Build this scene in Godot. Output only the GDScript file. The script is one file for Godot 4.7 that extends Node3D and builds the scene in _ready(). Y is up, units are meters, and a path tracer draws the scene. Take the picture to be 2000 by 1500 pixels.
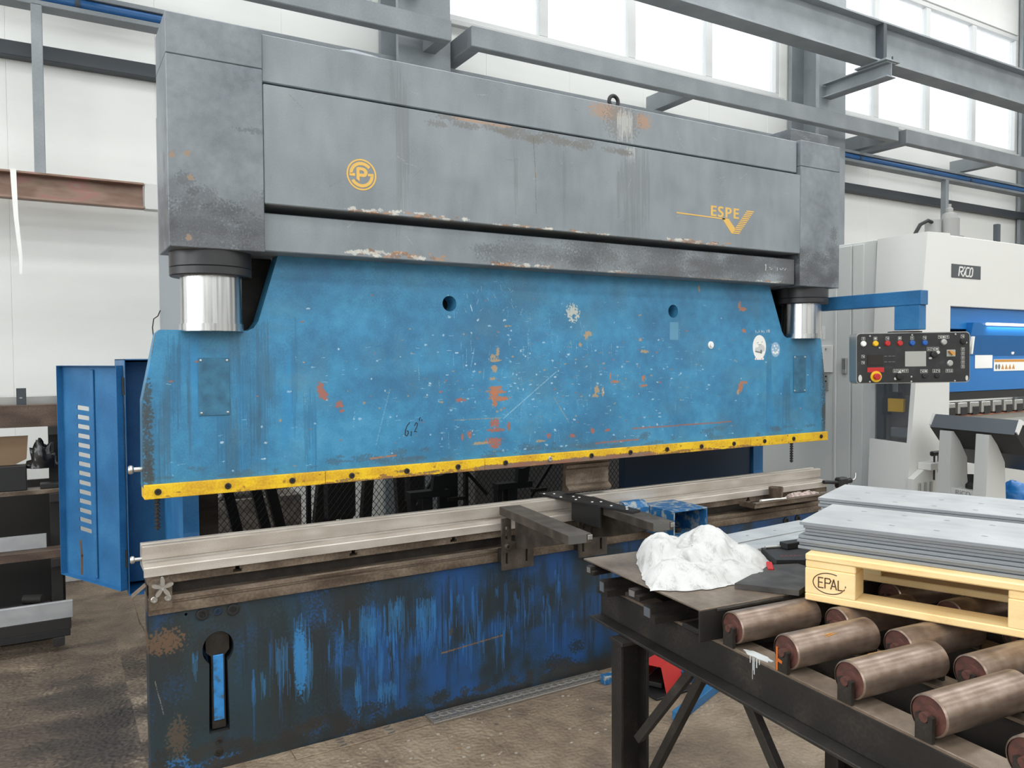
extends Node3D
# An old blue press brake in a factory hall. World axes: x along the press (its left end is x = 0), y up, z = 0 the face of the ram, camera at z > 0.

var M := {}
var rng := RandomNumberGenerator.new()
var taken := {}
var offs := {}

func _ready() -> void:
	rng.seed = 4711
	set_view_and_light()
	make_materials()
	hall()
	hall_steel()
	press_brake()
	press_gap()
	bed_things()
	pendant()
	second_press()
	roller_table()
	pallet_and_plates()
	table_things()
	floor_things()
	rack()

# ------------------------------------------------------------------ camera, sky, light
func set_view_and_light() -> void:
	var cam := Camera3D.new()
	cam.name = "camera"
	cam.fov = 2.0 * rad_to_deg(atan(750.0 / 1529.8))
	cam.near = 0.05
	cam.far = 200.0
	add_child(cam)
	var yaw := deg_to_rad(30.59)
	var pitch := deg_to_rad(-1.89)
	var roll := deg_to_rad(-0.30)
	var f := Vector3(sin(yaw) * cos(pitch), sin(pitch), -cos(yaw) * cos(pitch))
	var r := Vector3(cos(yaw), 0, sin(yaw))
	var u := r.cross(f)
	var r2 := r * cos(roll) + u * sin(roll)
	var u2 := u * cos(roll) - r * sin(roll)
	cam.transform = Transform3D(Basis(r2, u2, -f), Vector3(-0.3175, 1.70, 3.3817))
	cam.current = true
	var we := WorldEnvironment.new()
	we.name = "environment"
	var e := Environment.new()
	e.background_mode = Environment.BG_COLOR
	e.background_color = Color(0.96, 0.98, 1.0)
	e.background_energy_multiplier = 1.9
	e.tonemap_mode = Environment.TONE_MAPPER_LINEAR
	e.tonemap_exposure = 1.0
	e.sdfgi_enabled = true
	e.ssao_enabled = true
	e.ssil_enabled = true
	we.environment = e
	add_child(we)

func area_light(called: String, at: Vector3, toward: Vector3, size: Vector2, energy: float, col: Color) -> void:
	var l := AreaLight3D.new()
	l.name = called
	l.area_size = size
	l.area_normalize_energy = true
	l.light_energy = energy
	l.light_color = col
	l.shadow_enabled = true
	l.set("area_range", 60.0)
	l.set("area_attenuation", 2.0)
	add_child(l, true)
	var up := Vector3.UP if absf(toward.normalized().y) < 0.9 else Vector3(0, 0, -1)
	l.transform = Transform3D(Basis.looking_at(toward.normalized(), up), at)

# ------------------------------------------------------------------ names, things, parts
func numbered(called: String) -> String:
	var n: int = taken.get(called, -1) + 1
	taken[called] = n
	return called if n == 0 else "%s_%03d" % [called, n]

func own_name(parent: Node, called: String) -> String:
	if parent == self:
		return numbered(called)
	var d: Dictionary = parent.get_meta("names_used") if parent.has_meta("names_used") else {}
	var n: int = d.get(called, -1) + 1
	d[called] = n
	parent.set_meta("names_used", d)
	return called if n == 0 else "%s_%03d" % [called, n]

func tag(o: Node, label: String, category: String, group := "") -> void:
	o.set_meta("label", label)
	o.set_meta("category", category)
	if group != "":
		o.set_meta("group", group)

# a thing authored in world coordinates: its node stands at its base, its parts are shifted back
func thing(called: String, label: String, category: String, at := Vector3.ZERO, group := "") -> Node3D:
	var o := Node3D.new()
	o.name = numbered(called)
	add_child(o)
	o.position = at
	offs[o] = -at
	tag(o, label, category, group)
	return o

# a thing authored in its own axes, then placed and turned
func local_thing(called: String, label: String, category: String, xf: Transform3D, group := "") -> Node3D:
	var o := Node3D.new()
	o.name = numbered(called)
	add_child(o)
	o.transform = xf
	tag(o, label, category, group)
	return o

func part(parent: Node, called: String, s: SurfaceTool, mat: Material, label := "") -> MeshInstance3D:
	return part_mesh(parent, called, s.commit(), mat, label)

func part_mesh(parent: Node, called: String, mesh: Mesh, mat: Material, label := "") -> MeshInstance3D:
	var o := MeshInstance3D.new()
	o.mesh = mesh
	o.material_override = mat
	o.cast_shadow = GeometryInstance3D.SHADOW_CASTING_SETTING_ON
	o.name = own_name(parent, called)
	parent.add_child(o)
	if offs.has(parent):
		o.position = offs[parent]
	if label != "":
		o.set_meta("label", label)
	return o

func solo(called: String, s: SurfaceTool, mat: Material, label: String, category: String, group := "") -> MeshInstance3D:
	var o := part_mesh(self, called, s.commit(), mat)
	tag(o, label, category, group)
	return o

func struct(called: String, s: SurfaceTool, mat: Material) -> MeshInstance3D:
	var o := part_mesh(self, called, s.commit(), mat)
	o.set_meta("kind", "structure")
	return o

func struct_node(called: String) -> Node3D:
	var o := Node3D.new()
	o.name = numbered(called)
	add_child(o)
	o.set_meta("kind", "structure")
	return o

# ------------------------------------------------------------------ shapes
func ST() -> SurfaceTool:
	var s := SurfaceTool.new()
	s.begin(Mesh.PRIMITIVE_TRIANGLES)
	return s

func uvof(p: Vector3, n: Vector3) -> Vector2:
	var a := n.abs()
	if a.z >= a.x and a.z >= a.y:
		return Vector2(p.x, -p.y)
	if a.x >= a.y:
		return Vector2(-p.z, -p.y)
	return Vector2(p.x, p.z)

func tri(s: SurfaceTool, a: Vector3, b: Vector3, c: Vector3, n: Vector3, xf := Transform3D.IDENTITY) -> void:
	var l := [a, b, c]
	if (b - a).cross(c - a).dot(n) > 0.0:
		l = [a, c, b]
	for p: Vector3 in l:
		s.set_normal((xf.basis * n).normalized())
		s.set_uv(uvof(p, n))
		s.add_vertex(xf * p)

func quad(s: SurfaceTool, a: Vector3, b: Vector3, c: Vector3, d: Vector3, n: Vector3, xf := Transform3D.IDENTITY) -> void:
	tri(s, a, b, c, n, xf)
	tri(s, a, c, d, n, xf)

# box from corner lo to corner hi with chamfered edges
func bx(s: SurfaceTool, lo: Vector3, hi: Vector3, bev := 0.0, xf := Transform3D.IDENTITY) -> void:
	var c := (lo + hi) * 0.5
	var h := (hi - lo).abs() * 0.5
	bev = minf(bev, minf(h.x, minf(h.y, h.z)) * 0.6)
	for ax in 3:
		var b1 := (ax + 1) % 3
		var b2 := (ax + 2) % 3
		for sg: float in [-1.0, 1.0]:
			var n := Vector3.ZERO
			n[ax] = sg
			var q: Array[Vector3] = []
			for k: Array in [[-1, -1], [1, -1], [1, 1], [-1, 1]]:
				var p := Vector3.ZERO
				p[ax] = sg * h[ax]
				p[b1] = k[0] * (h[b1] - bev)
				p[b2] = k[1] * (h[b2] - bev)
				q.append(c + p)
			quad(s, q[0], q[1], q[2], q[3], n, xf)
		if bev > 0.0:
			for s1: float in [-1.0, 1.0]:
				for s2: float in [-1.0, 1.0]:
					var n2 := Vector3.ZERO
					n2[b1] = s1
					n2[b2] = s2
					var e: Array[Vector3] = []
					for t: Array in [[-1, 0], [1, 0], [1, 1], [-1, 1]]:
						var p2 := Vector3.ZERO
						p2[ax] = t[0] * (h[ax] - bev)
						p2[b1] = s1 * (h[b1] - (bev if t[1] == 1 else 0.0))
						p2[b2] = s2 * (h[b2] - (0.0 if t[1] == 1 else bev))
						e.append(c + p2)
					quad(s, e[0], e[1], e[2], e[3], n2.normalized(), xf)
	if bev > 0.0:
		for sx: float in [-1.0, 1.0]:
			for sy: float in [-1.0, 1.0]:
				for sz: float in [-1.0, 1.0]:
					tri(s, c + Vector3(sx * h.x, sy * (h.y - bev), sz * (h.z - bev)), c + Vector3(sx * (h.x - bev), sy * h.y, sz * (h.z - bev)), c + Vector3(sx * (h.x - bev), sy * (h.y - bev), sz * h.z), Vector3(sx, sy, sz).normalized(), xf)

func box(lo: Vector3, hi: Vector3, bev := 0.002) -> SurfaceTool:
	var s := ST()
	bx(s, lo, hi, bev)
	return s

# a bar of rectangular section from a to b
func bar(s: SurfaceTool, a: Vector3, b: Vector3, w: float, h: float, bev := 0.001, up := Vector3.UP) -> void:
	var z := (b - a).normalized()
	if absf(z.dot(up)) > 0.98:
		up = Vector3(0, 0, 1)
	var x := up.cross(z).normalized()
	var y := z.cross(x)
	bx(s, Vector3(-w / 2, -h / 2, 0), Vector3(w / 2, h / 2, (b - a).length()), bev, Transform3D(Basis(x, y, z), a))

# profile: [[along, radius], ...] turned round the axis from a towards dir
func lathe(s: SurfaceTool, a: Vector3, dir: Vector3, profile: Array, seg := 28) -> void:
	var z := dir.normalized()
	var x := (Vector3.UP if absf(z.y) < 0.9 else Vector3(1, 0, 0)).cross(z).normalized()
	var y := z.cross(x)
	for i in profile.size() - 1:
		var t0: float = profile[i][0]
		var r0: float = profile[i][1]
		var t1: float = profile[i + 1][0]
		var r1: float = profile[i + 1][1]
		if absf(t0 - t1) < 1e-7 and absf(r0 - r1) < 1e-7:
			continue
		for k in seg:
			var P: Array[Vector3] = []
			var N: Array[Vector3] = []
			var U: Array[Vector2] = []
			for kk: int in [k, k + 1]:
				var an := TAU * kk / seg
				var d := x * cos(an) + y * sin(an)
				var n := (d * (t1 - t0) - z * (r1 - r0)).normalized()
				P.append(a + z * t0 + d * r0)
				P.append(a + z * t1 + d * r1)
				N.append(n)
				N.append(n)
				U.append(Vector2(an * maxf(r0, r1), t0 + r0 * 0.0))
				U.append(Vector2(an * maxf(r0, r1), t1 + (r0 - r1)))
			for f: Array in [[0, 1, 3], [0, 3, 2]]:
				var l: Array = f
				var cr := (P[l[1]] - P[l[0]]).cross(P[l[2]] - P[l[0]])
				if cr.length_squared() < 1e-16:
					continue
				if cr.dot(N[0] + N[2]) > 0.0:
					l = [f[0], f[2], f[1]]
				for q: int in l:
					s.set_normal(N[q])
					s.set_uv(U[q])
					s.add_vertex(P[q])

func cyl(s: SurfaceTool, a: Vector3, b: Vector3, r: float, seg := 24, ch := 0.0) -> void:
	var L := (b - a).length()
	if ch > 0.0:
		lathe(s, a, b - a, [[0.0, 0.0], [0.0, r - ch], [ch, r], [L - ch, r], [L, r - ch], [L, 0.0]], seg)
	else:
		lathe(s, a, b - a, [[0.0, 0.0], [0.0, r], [L, r], [L, 0.0]], seg)

func tube(s: SurfaceTool, pts: Array, r: float, seg := 8) -> void:
	var rings: Array = []
	var fr := Vector3.ZERO
	for i in pts.size():
		var p: Vector3 = pts[i]
		var d: Vector3 = (pts[mini(i + 1, pts.size() - 1)] - pts[maxi(i - 1, 0)]).normalized()
		if fr == Vector3.ZERO:
			fr = (Vector3.UP if absf(d.y) < 0.9 else Vector3(1, 0, 0)).cross(d).normalized()
		fr = (fr - d * fr.dot(d)).normalized()
		var g := d.cross(fr)
		var ring: Array = []
		for k in seg + 1:
			var an := TAU * k / seg
			ring.append(fr * cos(an) + g * sin(an))
		rings.append([p, ring])
	for i in rings.size() - 1:
		for k in seg:
			var v: Array = []
			for q: Array in [[i, k], [i + 1, k], [i + 1, k + 1], [i, k + 1]]:
				v.append([rings[q[0]][0] + rings[q[0]][1][q[1]] * r, rings[q[0]][1][q[1]], Vector2(q[1] * r, q[0] * 0.02)])
			for f: Array in [[0, 1, 2], [0, 2, 3]]:
				var l: Array = f
				if (v[f[1]][0] - v[f[0]][0]).cross(v[f[2]][0] - v[f[0]][0]).dot(v[f[0]][1] + v[f[2]][1]) > 0.0:
					l = [f[0], f[2], f[1]]
				for q: int in l:
					s.set_normal(v[q][1])
					s.set_uv(v[q][2])
					s.add_vertex(v[q][0])
	for e: Array in [[0, 1], [rings.size() - 1, rings.size() - 2]]:
		var c: Vector3 = rings[e[0]][0]
		var n: Vector3 = (c - rings[e[1]][0]).normalized()
		for k in seg:
			tri(s, c, c + rings[e[0]][1][k] * r, c + rings[e[0]][1][k + 1] * r, n)

# outline in x, y pushed from z0 to z1; holes are outlines that are cut right through
func ext(s: SurfaceTool, poly: Array, z0: float, z1: float, xf := Transform3D.IDENTITY, holes := []) -> void:
	var out := PackedVector2Array(poly)
	var pieces: Array = [out]
	if holes.size() > 0:
		var cuts: Array = []
		var lo := 1e9
		var hi := -1e9
		for p in out:
			lo = minf(lo, p.x)
			hi = maxf(hi, p.x)
		for h: Array in holes:
			var m := 0.0
			for p: Vector2 in h:
				m += p.x / h.size()
			if not cuts.any(func(c): return absf(c - m) < 1e-4):
				cuts.append(m)
		cuts.sort()
		cuts.push_front(lo - 1.0)
		cuts.append(hi + 1.0)
		pieces = []
		for i in cuts.size() - 1:
			var slab := PackedVector2Array([Vector2(cuts[i], -99), Vector2(cuts[i + 1], -99), Vector2(cuts[i + 1], 99), Vector2(cuts[i], 99)])
			var work: Array = Geometry2D.intersect_polygons(out, slab)
			for h: Array in holes:
				var nxt: Array = []
				for w: PackedVector2Array in work:
					nxt.append_array(Geometry2D.clip_polygons(w, PackedVector2Array(h)))
				work = nxt
			pieces.append_array(work)
	for pc: PackedVector2Array in pieces:
		var ids := Geometry2D.triangulate_polygon(pc)
		for i in range(0, ids.size(), 3):
			for zz: Array in [[z0, Vector3(0, 0, -1)], [z1, Vector3(0, 0, 1)]]:
				var n: Vector3 = zz[1] if z1 > z0 else -zz[1]
				tri(s, Vector3(pc[ids[i]].x, pc[ids[i]].y, zz[0]), Vector3(pc[ids[i + 1]].x, pc[ids[i + 1]].y, zz[0]), Vector3(pc[ids[i + 2]].x, pc[ids[i + 2]].y, zz[0]), n, xf)
	var loops: Array = [[out, 1.0]]
	for h: Array in holes:
		loops.append([PackedVector2Array(h), -1.0])
	for lp: Array in loops:
		var pg: PackedVector2Array = lp[0]
		var turn := -1.0 if Geometry2D.is_polygon_clockwise(pg) else 1.0
		for i in pg.size():
			var a := pg[i]
			var b := pg[(i + 1) % pg.size()]
			if a.distance_to(b) < 1e-6:
				continue
			var d := (b - a).normalized()
			var n := Vector3(d.y, -d.x, 0) * turn * float(lp[1])
			quad(s, Vector3(a.x, a.y, z0), Vector3(b.x, b.y, z0), Vector3(b.x, b.y, z1), Vector3(a.x, a.y, z1), n, xf)

# outline in (z, y) pushed along x
func ext_x(s: SurfaceTool, poly: Array, x0: float, x1: float, xf := Transform3D.IDENTITY) -> void:
	var out := PackedVector2Array(poly)
	var ids := Geometry2D.triangulate_polygon(out)
	for i in range(0, ids.size(), 3):
		for xx: Array in [[x0, Vector3(-1, 0, 0)], [x1, Vector3(1, 0, 0)]]:
			tri(s, Vector3(xx[0], out[ids[i]].y, out[ids[i]].x), Vector3(xx[0], out[ids[i + 1]].y, out[ids[i + 1]].x), Vector3(xx[0], out[ids[i + 2]].y, out[ids[i + 2]].x), xx[1], xf)
	var turn := -1.0 if Geometry2D.is_polygon_clockwise(out) else 1.0
	for i in out.size():
		var a := out[i]
		var b := out[(i + 1) % out.size()]
		var d := (b - a).normalized()
		var n := Vector3(0, -d.x, d.y) * turn
		quad(s, Vector3(x0, a.y, a.x), Vector3(x0, b.y, b.x), Vector3(x1, b.y, b.x), Vector3(x1, a.y, a.x), n, xf)

func circle(c: Vector2, r: float, n := 24, ry := -1.0, a0 := 0.0, a1 := TAU) -> Array:
	var o: Array = []
	var steps := n if absf(a1 - a0 - TAU) < 1e-5 else n + 1
	for i in steps:
		var a := a0 + (a1 - a0) * i / n
		o.append(c + Vector2(cos(a) * r, sin(a) * (r if ry < 0.0 else ry)))
	return o

# part of a ring between two angles
func arc_band(c: Vector2, r0: float, r1: float, a0: float, a1: float, n := 24) -> Array:
	var o: Array = []
	for i in n + 1:
		var a := a0 + (a1 - a0) * i / n
		o.append(c + Vector2(cos(a), sin(a)) * r1)
	for i in n + 1:
		var a := a1 + (a0 - a1) * i / n
		o.append(c + Vector2(cos(a), sin(a)) * r0)
	return o

# a line of even width laid flat in x, y
func stroke(s: SurfaceTool, pts: Array, w: float, z0: float, z1: float, xf := Transform3D.IDENTITY) -> void:
	for i in pts.size() - 1:
		var a: Vector2 = pts[i]
		var b: Vector2 = pts[i + 1]
		var d := (b - a).normalized()
		var n := Vector2(-d.y, d.x) * w / 2
		ext(s, [a - n - d * w * 0.3, b - n + d * w * 0.3, b + n + d * w * 0.3, a + n - d * w * 0.3], z0, z1, xf)

func text(parent: Node, called: String, words: String, height: float, at: Transform3D, mat: Material, bold := false, squeeze := 1.0, depth := 0.001, face := "Droid Sans") -> void:
	var t := TextMesh.new()
	var f := SystemFont.new()
	f.font_names = PackedStringArray([face])
	f.font_weight = 700 if bold else 400
	t.font = f
	t.text = words
	t.font_size = 64
	t.pixel_size = height / 46.0
	t.depth = depth
	var o := part_mesh(parent, called, t, mat)
	o.transform = Transform3D(at.basis * Basis.from_scale(Vector3(squeeze, 1, 1)), at.origin + o.position)

# socket-head bolt on a face looking along dir
func bolt(parent: Node, at: Vector3, dir: Vector3, r: float, mat: Material, called := "bolt", h := 0.006) -> void:
	var s := ST()
	lathe(s, at, dir, [[0.0, r], [h * 0.8, r], [h, r * 0.85], [h, r * 0.5], [h * 0.2, r * 0.45], [h * 0.2, 0.0]], 14)
	part(parent, called, s, mat)
# ------------------------------------------------------------------ textures and materials
func nbytes(w: int, h: int, sd: int, freq: float, octv: int, sx := 1, sy := 1) -> PackedByteArray:
	var n := FastNoiseLite.new()
	n.seed = sd
	n.noise_type = FastNoiseLite.TYPE_SIMPLEX_SMOOTH
	n.frequency = freq
	n.fractal_octaves = octv
	var im := n.get_seamless_image(maxi(w / sx, 8), maxi(h / sy, 8))
	im.convert(Image.FORMAT_L8)
	if sx > 1 or sy > 1:
		im.resize(w, h, Image.INTERPOLATE_CUBIC)
	return im.get_data()

# layers: [seed, frequency, octaves, weight, stretch x, stretch y]; stops: [[0..1, Color], ...]
func ramp_image(w: int, h: int, layers: Array, stops: Array) -> Image:
	var g := Gradient.new()
	var offsets := PackedFloat32Array()
	var cols := PackedColorArray()
	for st: Array in stops:
		offsets.append(st[0])
		cols.append(st[1])
	g.offsets = offsets
	g.colors = cols
	var lut := PackedByteArray()
	for i in 256:
		var c := g.sample(i / 255.0)
		lut.append(c.r8)
		lut.append(c.g8)
		lut.append(c.b8)
	var acc := PackedFloat32Array()
	acc.resize(w * h)
	for L: Array in layers:
		var b := nbytes(w, h, L[0], L[1], L[2], L[4] if L.size() > 4 else 1, L[5] if L.size() > 5 else 1)
		var wt: float = L[3]
		for i in w * h:
			acc[i] += b[i] * wt
	var out := PackedByteArray()
	out.resize(w * h * 3)
	for i in w * h:
		var k := clampi(int(acc[i]), 0, 255) * 3
		out[i * 3] = lut[k]
		out[i * 3 + 1] = lut[k + 1]
		out[i * 3 + 2] = lut[k + 2]
	return Image.create_from_data(w, h, false, Image.FORMAT_RGB8, out)

func tex(im: Image) -> ImageTexture:
	return ImageTexture.create_from_image(im)

func mat(key: String, col: Color, rough: float, metal := 0.0, t: Texture2D = null, size := Vector2(1, 1), corner := Vector2.ZERO) -> StandardMaterial3D:
	var m := StandardMaterial3D.new()
	m.albedo_color = col
	m.roughness = rough
	m.metallic = metal
	if t:
		m.albedo_texture = t
		m.uv1_scale = Vector3(1.0 / size.x, 1.0 / size.y, 1)
		m.uv1_offset = Vector3(-corner.x / size.x, corner.y / size.y, 0)
	M[key] = m
	return m

func bump(m: StandardMaterial3D, im: Image, strength: float) -> void:
	var c := im.duplicate() as Image
	c.bump_map_to_normal_map(strength)
	m.normal_enabled = true
	m.normal_texture = tex(c)

func c8(r: int, g: int, b: int) -> Color:
	return Color8(r, g, b)

# drawing on a picture of a plate, in metres: P = {im, ppm, x0, y1}
func blob(P: Dictionary, x: float, y: float, rx: float, ry: float, col: Color, rag := 0.8, fill := 1.0, sd := 1) -> void:
	var im: Image = P.im
	var q: float = P.ppm
	var n := FastNoiseLite.new()
	n.seed = sd + int(x * 977.0) + int(y * 3571.0)
	n.frequency = 0.09
	n.fractal_octaves = 3
	var cx: float = (x - P.x0) * q
	var cy: float = (P.y1 - y) * q
	var ax := maxf(rx * q, 0.6)
	var ay := maxf(ry * q, 0.6)
	for j in range(maxi(int(cy - ay * 1.6), 0), mini(int(cy + ay * 1.6) + 1, im.get_height())):
		for i in range(maxi(int(cx - ax * 1.6), 0), mini(int(cx + ax * 1.6) + 1, im.get_width())):
			var d := Vector2((i - cx) / ax, (j - cy) / ay).length_squared()
			if d + n.get_noise_2d(i * 1.6, j * 1.6) * rag * 2.0 < 0.9:
				im.set_pixel(i, j, im.get_pixel(i, j).lerp(col, fill))

func scratch(P: Dictionary, x0: float, y0: float, x1: float, y1: float, col: Color, wide := 1.0, gap := 0.2) -> void:
	var im: Image = P.im
	var q: float = P.ppm
	var a := Vector2((x0 - P.x0) * q, (P.y1 - y0) * q)
	var b := Vector2((x1 - P.x0) * q, (P.y1 - y1) * q)
	var k := int(a.distance_to(b)) + 1
	for i in k:
		if rng.randf() < gap:
			continue
		var p := a.lerp(b, float(i) / k)
		for w in int(ceil(wide)):
			var px := Vector2i(int(p.x), int(p.y) + w)
			if px.x >= 0 and px.y >= 0 and px.x < im.get_width() and px.y < im.get_height():
				im.set_pixelv(px, im.get_pixelv(px).lerp(col, 0.75))

# streaks that run down a plate: dirt or clean paint with ragged ends
func drip(P: Dictionary, x: float, y: float, wide: float, long: float, col: Color, fill: float) -> void:
	var im: Image = P.im
	var q: float = P.ppm
	var cx := int((x - P.x0) * q)
	var half := maxi(int(wide * q / 2), 1)
	for i in range(-half, half + 1):
		if cx + i < 0 or cx + i >= im.get_width():
			continue
		var top := int((P.y1 - y) * q + rng.randf_range(-0.1, 0.25) * long * q)
		var bot := int(top + long * q * rng.randf_range(0.35, 1.0))
		var f := fill * rng.randf_range(0.5, 1.0)
		for j in range(maxi(top, 0), mini(bot, im.get_height())):
			im.set_pixel(cx + i, j, im.get_pixel(cx + i, j).lerp(col, f))

func make_materials() -> void:
	var W := Color(1, 1, 1)
	# --- ram: blue paint worn to primer and metal
	var ram := ramp_image(1845, 450, [[3, 0.004, 4, 0.55], [4, 0.03, 3, 0.25], [5, 0.2, 2, 0.2]], [[0.0, c8(44, 94, 127)], [0.35, c8(52, 116, 155)], [0.6, c8(60, 135, 176)], [1.0, c8(90, 162, 197)]])
	var P := {im = ram, ppm = 450.0, x0 = -0.01, y1 = 2.19}
	for i in 26:
		drip(P, rng.randf_range(0.0, 0.75), rng.randf_range(1.5, 1.85), rng.randf_range(0.01, 0.06), rng.randf_range(0.2, 0.6), [c8(44, 90, 120), c8(44, 134, 190), c8(62, 88, 106)][i % 3], 0.45)
	for i in 14:
		drip(P, rng.randf_range(3.45, 4.05), rng.randf_range(1.5, 1.85), rng.randf_range(0.01, 0.05), rng.randf_range(0.2, 0.5), [c8(44, 90, 120), c8(40, 130, 192)][i % 2], 0.45)
	for i in 60:
		blob(P, rng.randf_range(0.0, 4.06), 1.215 + absf(rng.randfn(0, 0.03)), rng.randf_range(0.01, 0.06), rng.randf_range(0.004, 0.02), c8(72, 92, 108), 1.0, 0.5, i)
	for i in 12:
		blob(P, 0.01, rng.randf_range(1.22, 1.8), 0.02, 0.05, c8(62, 66, 68), 1.0, 0.7, i)
		blob(P, 4.06, rng.randf_range(1.22, 1.8), 0.02, 0.05, c8(62, 66, 68), 1.0, 0.7, i + 40)
	for i in 120:
		blob(P, rng.randf_range(0.1, 4.0), rng.randf_range(1.22, 2.15), rng.randf_range(0.03, 0.12), rng.randf_range(0.02, 0.10), [c8(92, 132, 152), c8(52, 104, 138), c8(78, 118, 140)][i % 3], 1.0, 0.22, i + 900)
	var tan := c8(172, 144, 112)
	var orange := c8(182, 112, 78)
	var redb := c8(164, 98, 84)
	var pale := c8(160, 190, 210)
	var chips := [[0.705, 1.57, 0.016, 0.03, 2], [0.72, 1.54, 0.02, 0.02, 2], [0.79, 1.5, 0.02, 0.016, 2], [0.80, 1.47, 0.014, 0.006, 2], [1.575, 1.71, 0.02, 0.012, 0], [1.60, 1.73, 0.008, 0.025, 0], [1.585, 1.69, 0.035, 0.008, 0], [1.58, 1.65, 0.018, 0.018, 0], [1.57, 1.60, 0.02, 0.008, 0], [1.585, 1.555, 0.04, 0.010, 1], [1.59, 1.535, 0.05, 0.012, 1], [1.575, 1.52, 0.022, 0.022, 1], [1.61, 1.50, 0.055, 0.012, 1], [1.58, 1.475, 0.014, 0.02, 1], [1.58, 1.38, 0.03, 0.02, 2], [1.585, 1.345, 0.05, 0.010, 2], [1.575, 1.29, 0.05, 0.020, 2], [1.58, 1.265, 0.03, 0.014, 2], [1.66, 1.36, 0.01, 0.022, 2], [1.44, 1.33, 0.012, 0.018, 2], [1.40, 1.32, 0.008, 0.016, 2], [1.50, 1.285, 0.05, 0.008, 0], [1.39, 1.50, 0.028, 0.010, 2], [2.155, 1.83, 0.022, 0.014, 0], [2.14, 1.815, 0.014, 0.018, 0], [2.10, 1.77, 0.01, 0.012, 0], [2.54, 1.735, 0.03, 0.010, 0], [2.51, 1.80, 0.012, 0.010, 0], [2.53, 1.585, 0.014, 0.016, 1], [2.53, 1.545, 0.03, 0.007, 1], [2.33, 1.57, 0.03, 0.008, 1], [2.30, 1.60, 0.006, 0.02, 1], [2.21, 1.53, 0.018, 0.02, 0], [2.25, 1.52, 0.008, 0.03, 0], [2.20, 1.50, 0.02, 0.012, 0], [2.18, 1.31, 0.012, 0.016, 2], [2.28, 1.31, 0.02, 0.008, 2], [1.90, 1.30, 0.014, 0.014, 2], [1.85, 1.275, 0.03, 0.007, 0], [2.05, 1.29, 0.02, 0.01, 2], [3.31, 1.99, 0.03, 0.012, 1], [3.28, 2.01, 0.012, 0.028, 1], [3.32, 1.86, 0.016, 0.014, 1], [3.29, 1.52, 0.020, 0.03, 1], [3.32, 1.545, 0.03, 0.010, 1], [3.27, 1.49, 0.012, 0.016, 0], [2.95, 2.10, 0.01, 0.02, 0]]
	for c: Array in chips:
		blob(P, c[0], c[1], c[2], c[3], [tan, orange, redb][c[4]], 0.7, 0.9, 7)
	for i in 620:
		var cx := clampf(rng.randfn(1.9, 0.75), 0.1, 3.9)
		var cy := clampf(rng.randfn(1.55, 0.2), 1.24, 2.0)
		var cl: Color = [tan, pale, pale, redb, c8(190, 205, 215)][rng.randi() % 5]
		if rng.randf() < 0.55:
			scratch(P, cx, cy, cx + rng.randf_range(-0.03, 0.03), cy + rng.randf_range(-0.004, 0.004), cl, 1.0, 0.3)
		else:
			blob(P, cx, cy, rng.randf_range(0.002, 0.010), rng.randf_range(0.002, 0.006), cl, 0.8, 0.8, i)
	for i in 70:
		var vx := clampf(rng.randfn(1.9, 0.5), 0.6, 3.4)
		var vy := rng.randf_range(1.3, 1.95)
		scratch(P, vx, vy, vx + rng.randf_range(-0.01, 0.01), vy - rng.randf_range(0.02, 0.09), pale, 1.0, 0.55)
	scratch(P, 1.63, 1.40, 1.95, 1.63, pale, 1.6, 0.15)
	scratch(P, 0.96, 1.31, 1.03, 1.56, pale, 1.0, 0.25)
	scratch(P, 1.45, 1.66, 1.47, 1.75, pale, 1.0, 0.2)
	scratch(P, 1.93, 1.50, 2.03, 1.36, tan, 2.0, 0.25)
	scratch(P, 2.45, 1.31, 3.22, 1.315, redb, 4.0, 0.12)
	scratch(P, 2.2, 1.245, 2.5, 1.25, redb, 5.0, 0.15)
	scratch(P, 0.93, 1.25, 1.06, 1.257, orange, 4.0, 0.08)
	scratch(P, 1.36, 1.405, 1.62, 1.405, tan, 1.6, 0.3)
	blob(P, 2.052, 1.936, 0.04, 0.045, c8(196, 196, 186), 0.75, 0.95, 3)
	blob(P, 2.06, 1.915, 0.012, 0.014, c8(60, 120, 160), 0.5, 1.0, 3)
	scratch(P, 1.45, 1.96, 1.46, 1.93, W, 1.5, 0.1)
	for i in 22:
		var gx := rng.randf_range(1.35, 1.75)
		var gy := rng.randf_range(1.94, 2.08)
		scratch(P, gx, gy, gx + rng.randf_range(-0.02, 0.02), gy - rng.randf_range(0.0, 0.03), c8(180, 195, 205), 1.0, 0.2)
	mat("ram", W, 0.46, 0.0, tex(ram), Vector2(1845.0 / 450.0, 1.0), Vector2(-0.01, 2.19))
	# --- bed: blue paint nearly gone under oil and soot
	var bed := ramp_image(1660, 290, [[13, 0.006, 4, 0.6], [14, 0.02, 3, 0.25, 1, 4], [15, 0.2, 2, 0.15]], [[0.0, c8(31, 42, 46)], [0.35, c8(36, 52, 63)], [0.52, c8(31, 69, 109)], [0.7, c8(29, 75, 129)], [1.0, c8(31, 88, 148)]])
	P = {im = bed, ppm = 400.0, x0 = -0.02, y1 = 0.71}
	for i in 40:
		blob(P, rng.randf_range(-0.02, 0.85), rng.randf_range(0.0, 0.7), rng.randf_range(0.03, 0.11), rng.randf_range(0.04, 0.16), [c8(36, 44, 46), c8(40, 42, 40), c8(34, 54, 62)][i % 3], 0.9, 0.6, i)
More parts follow.
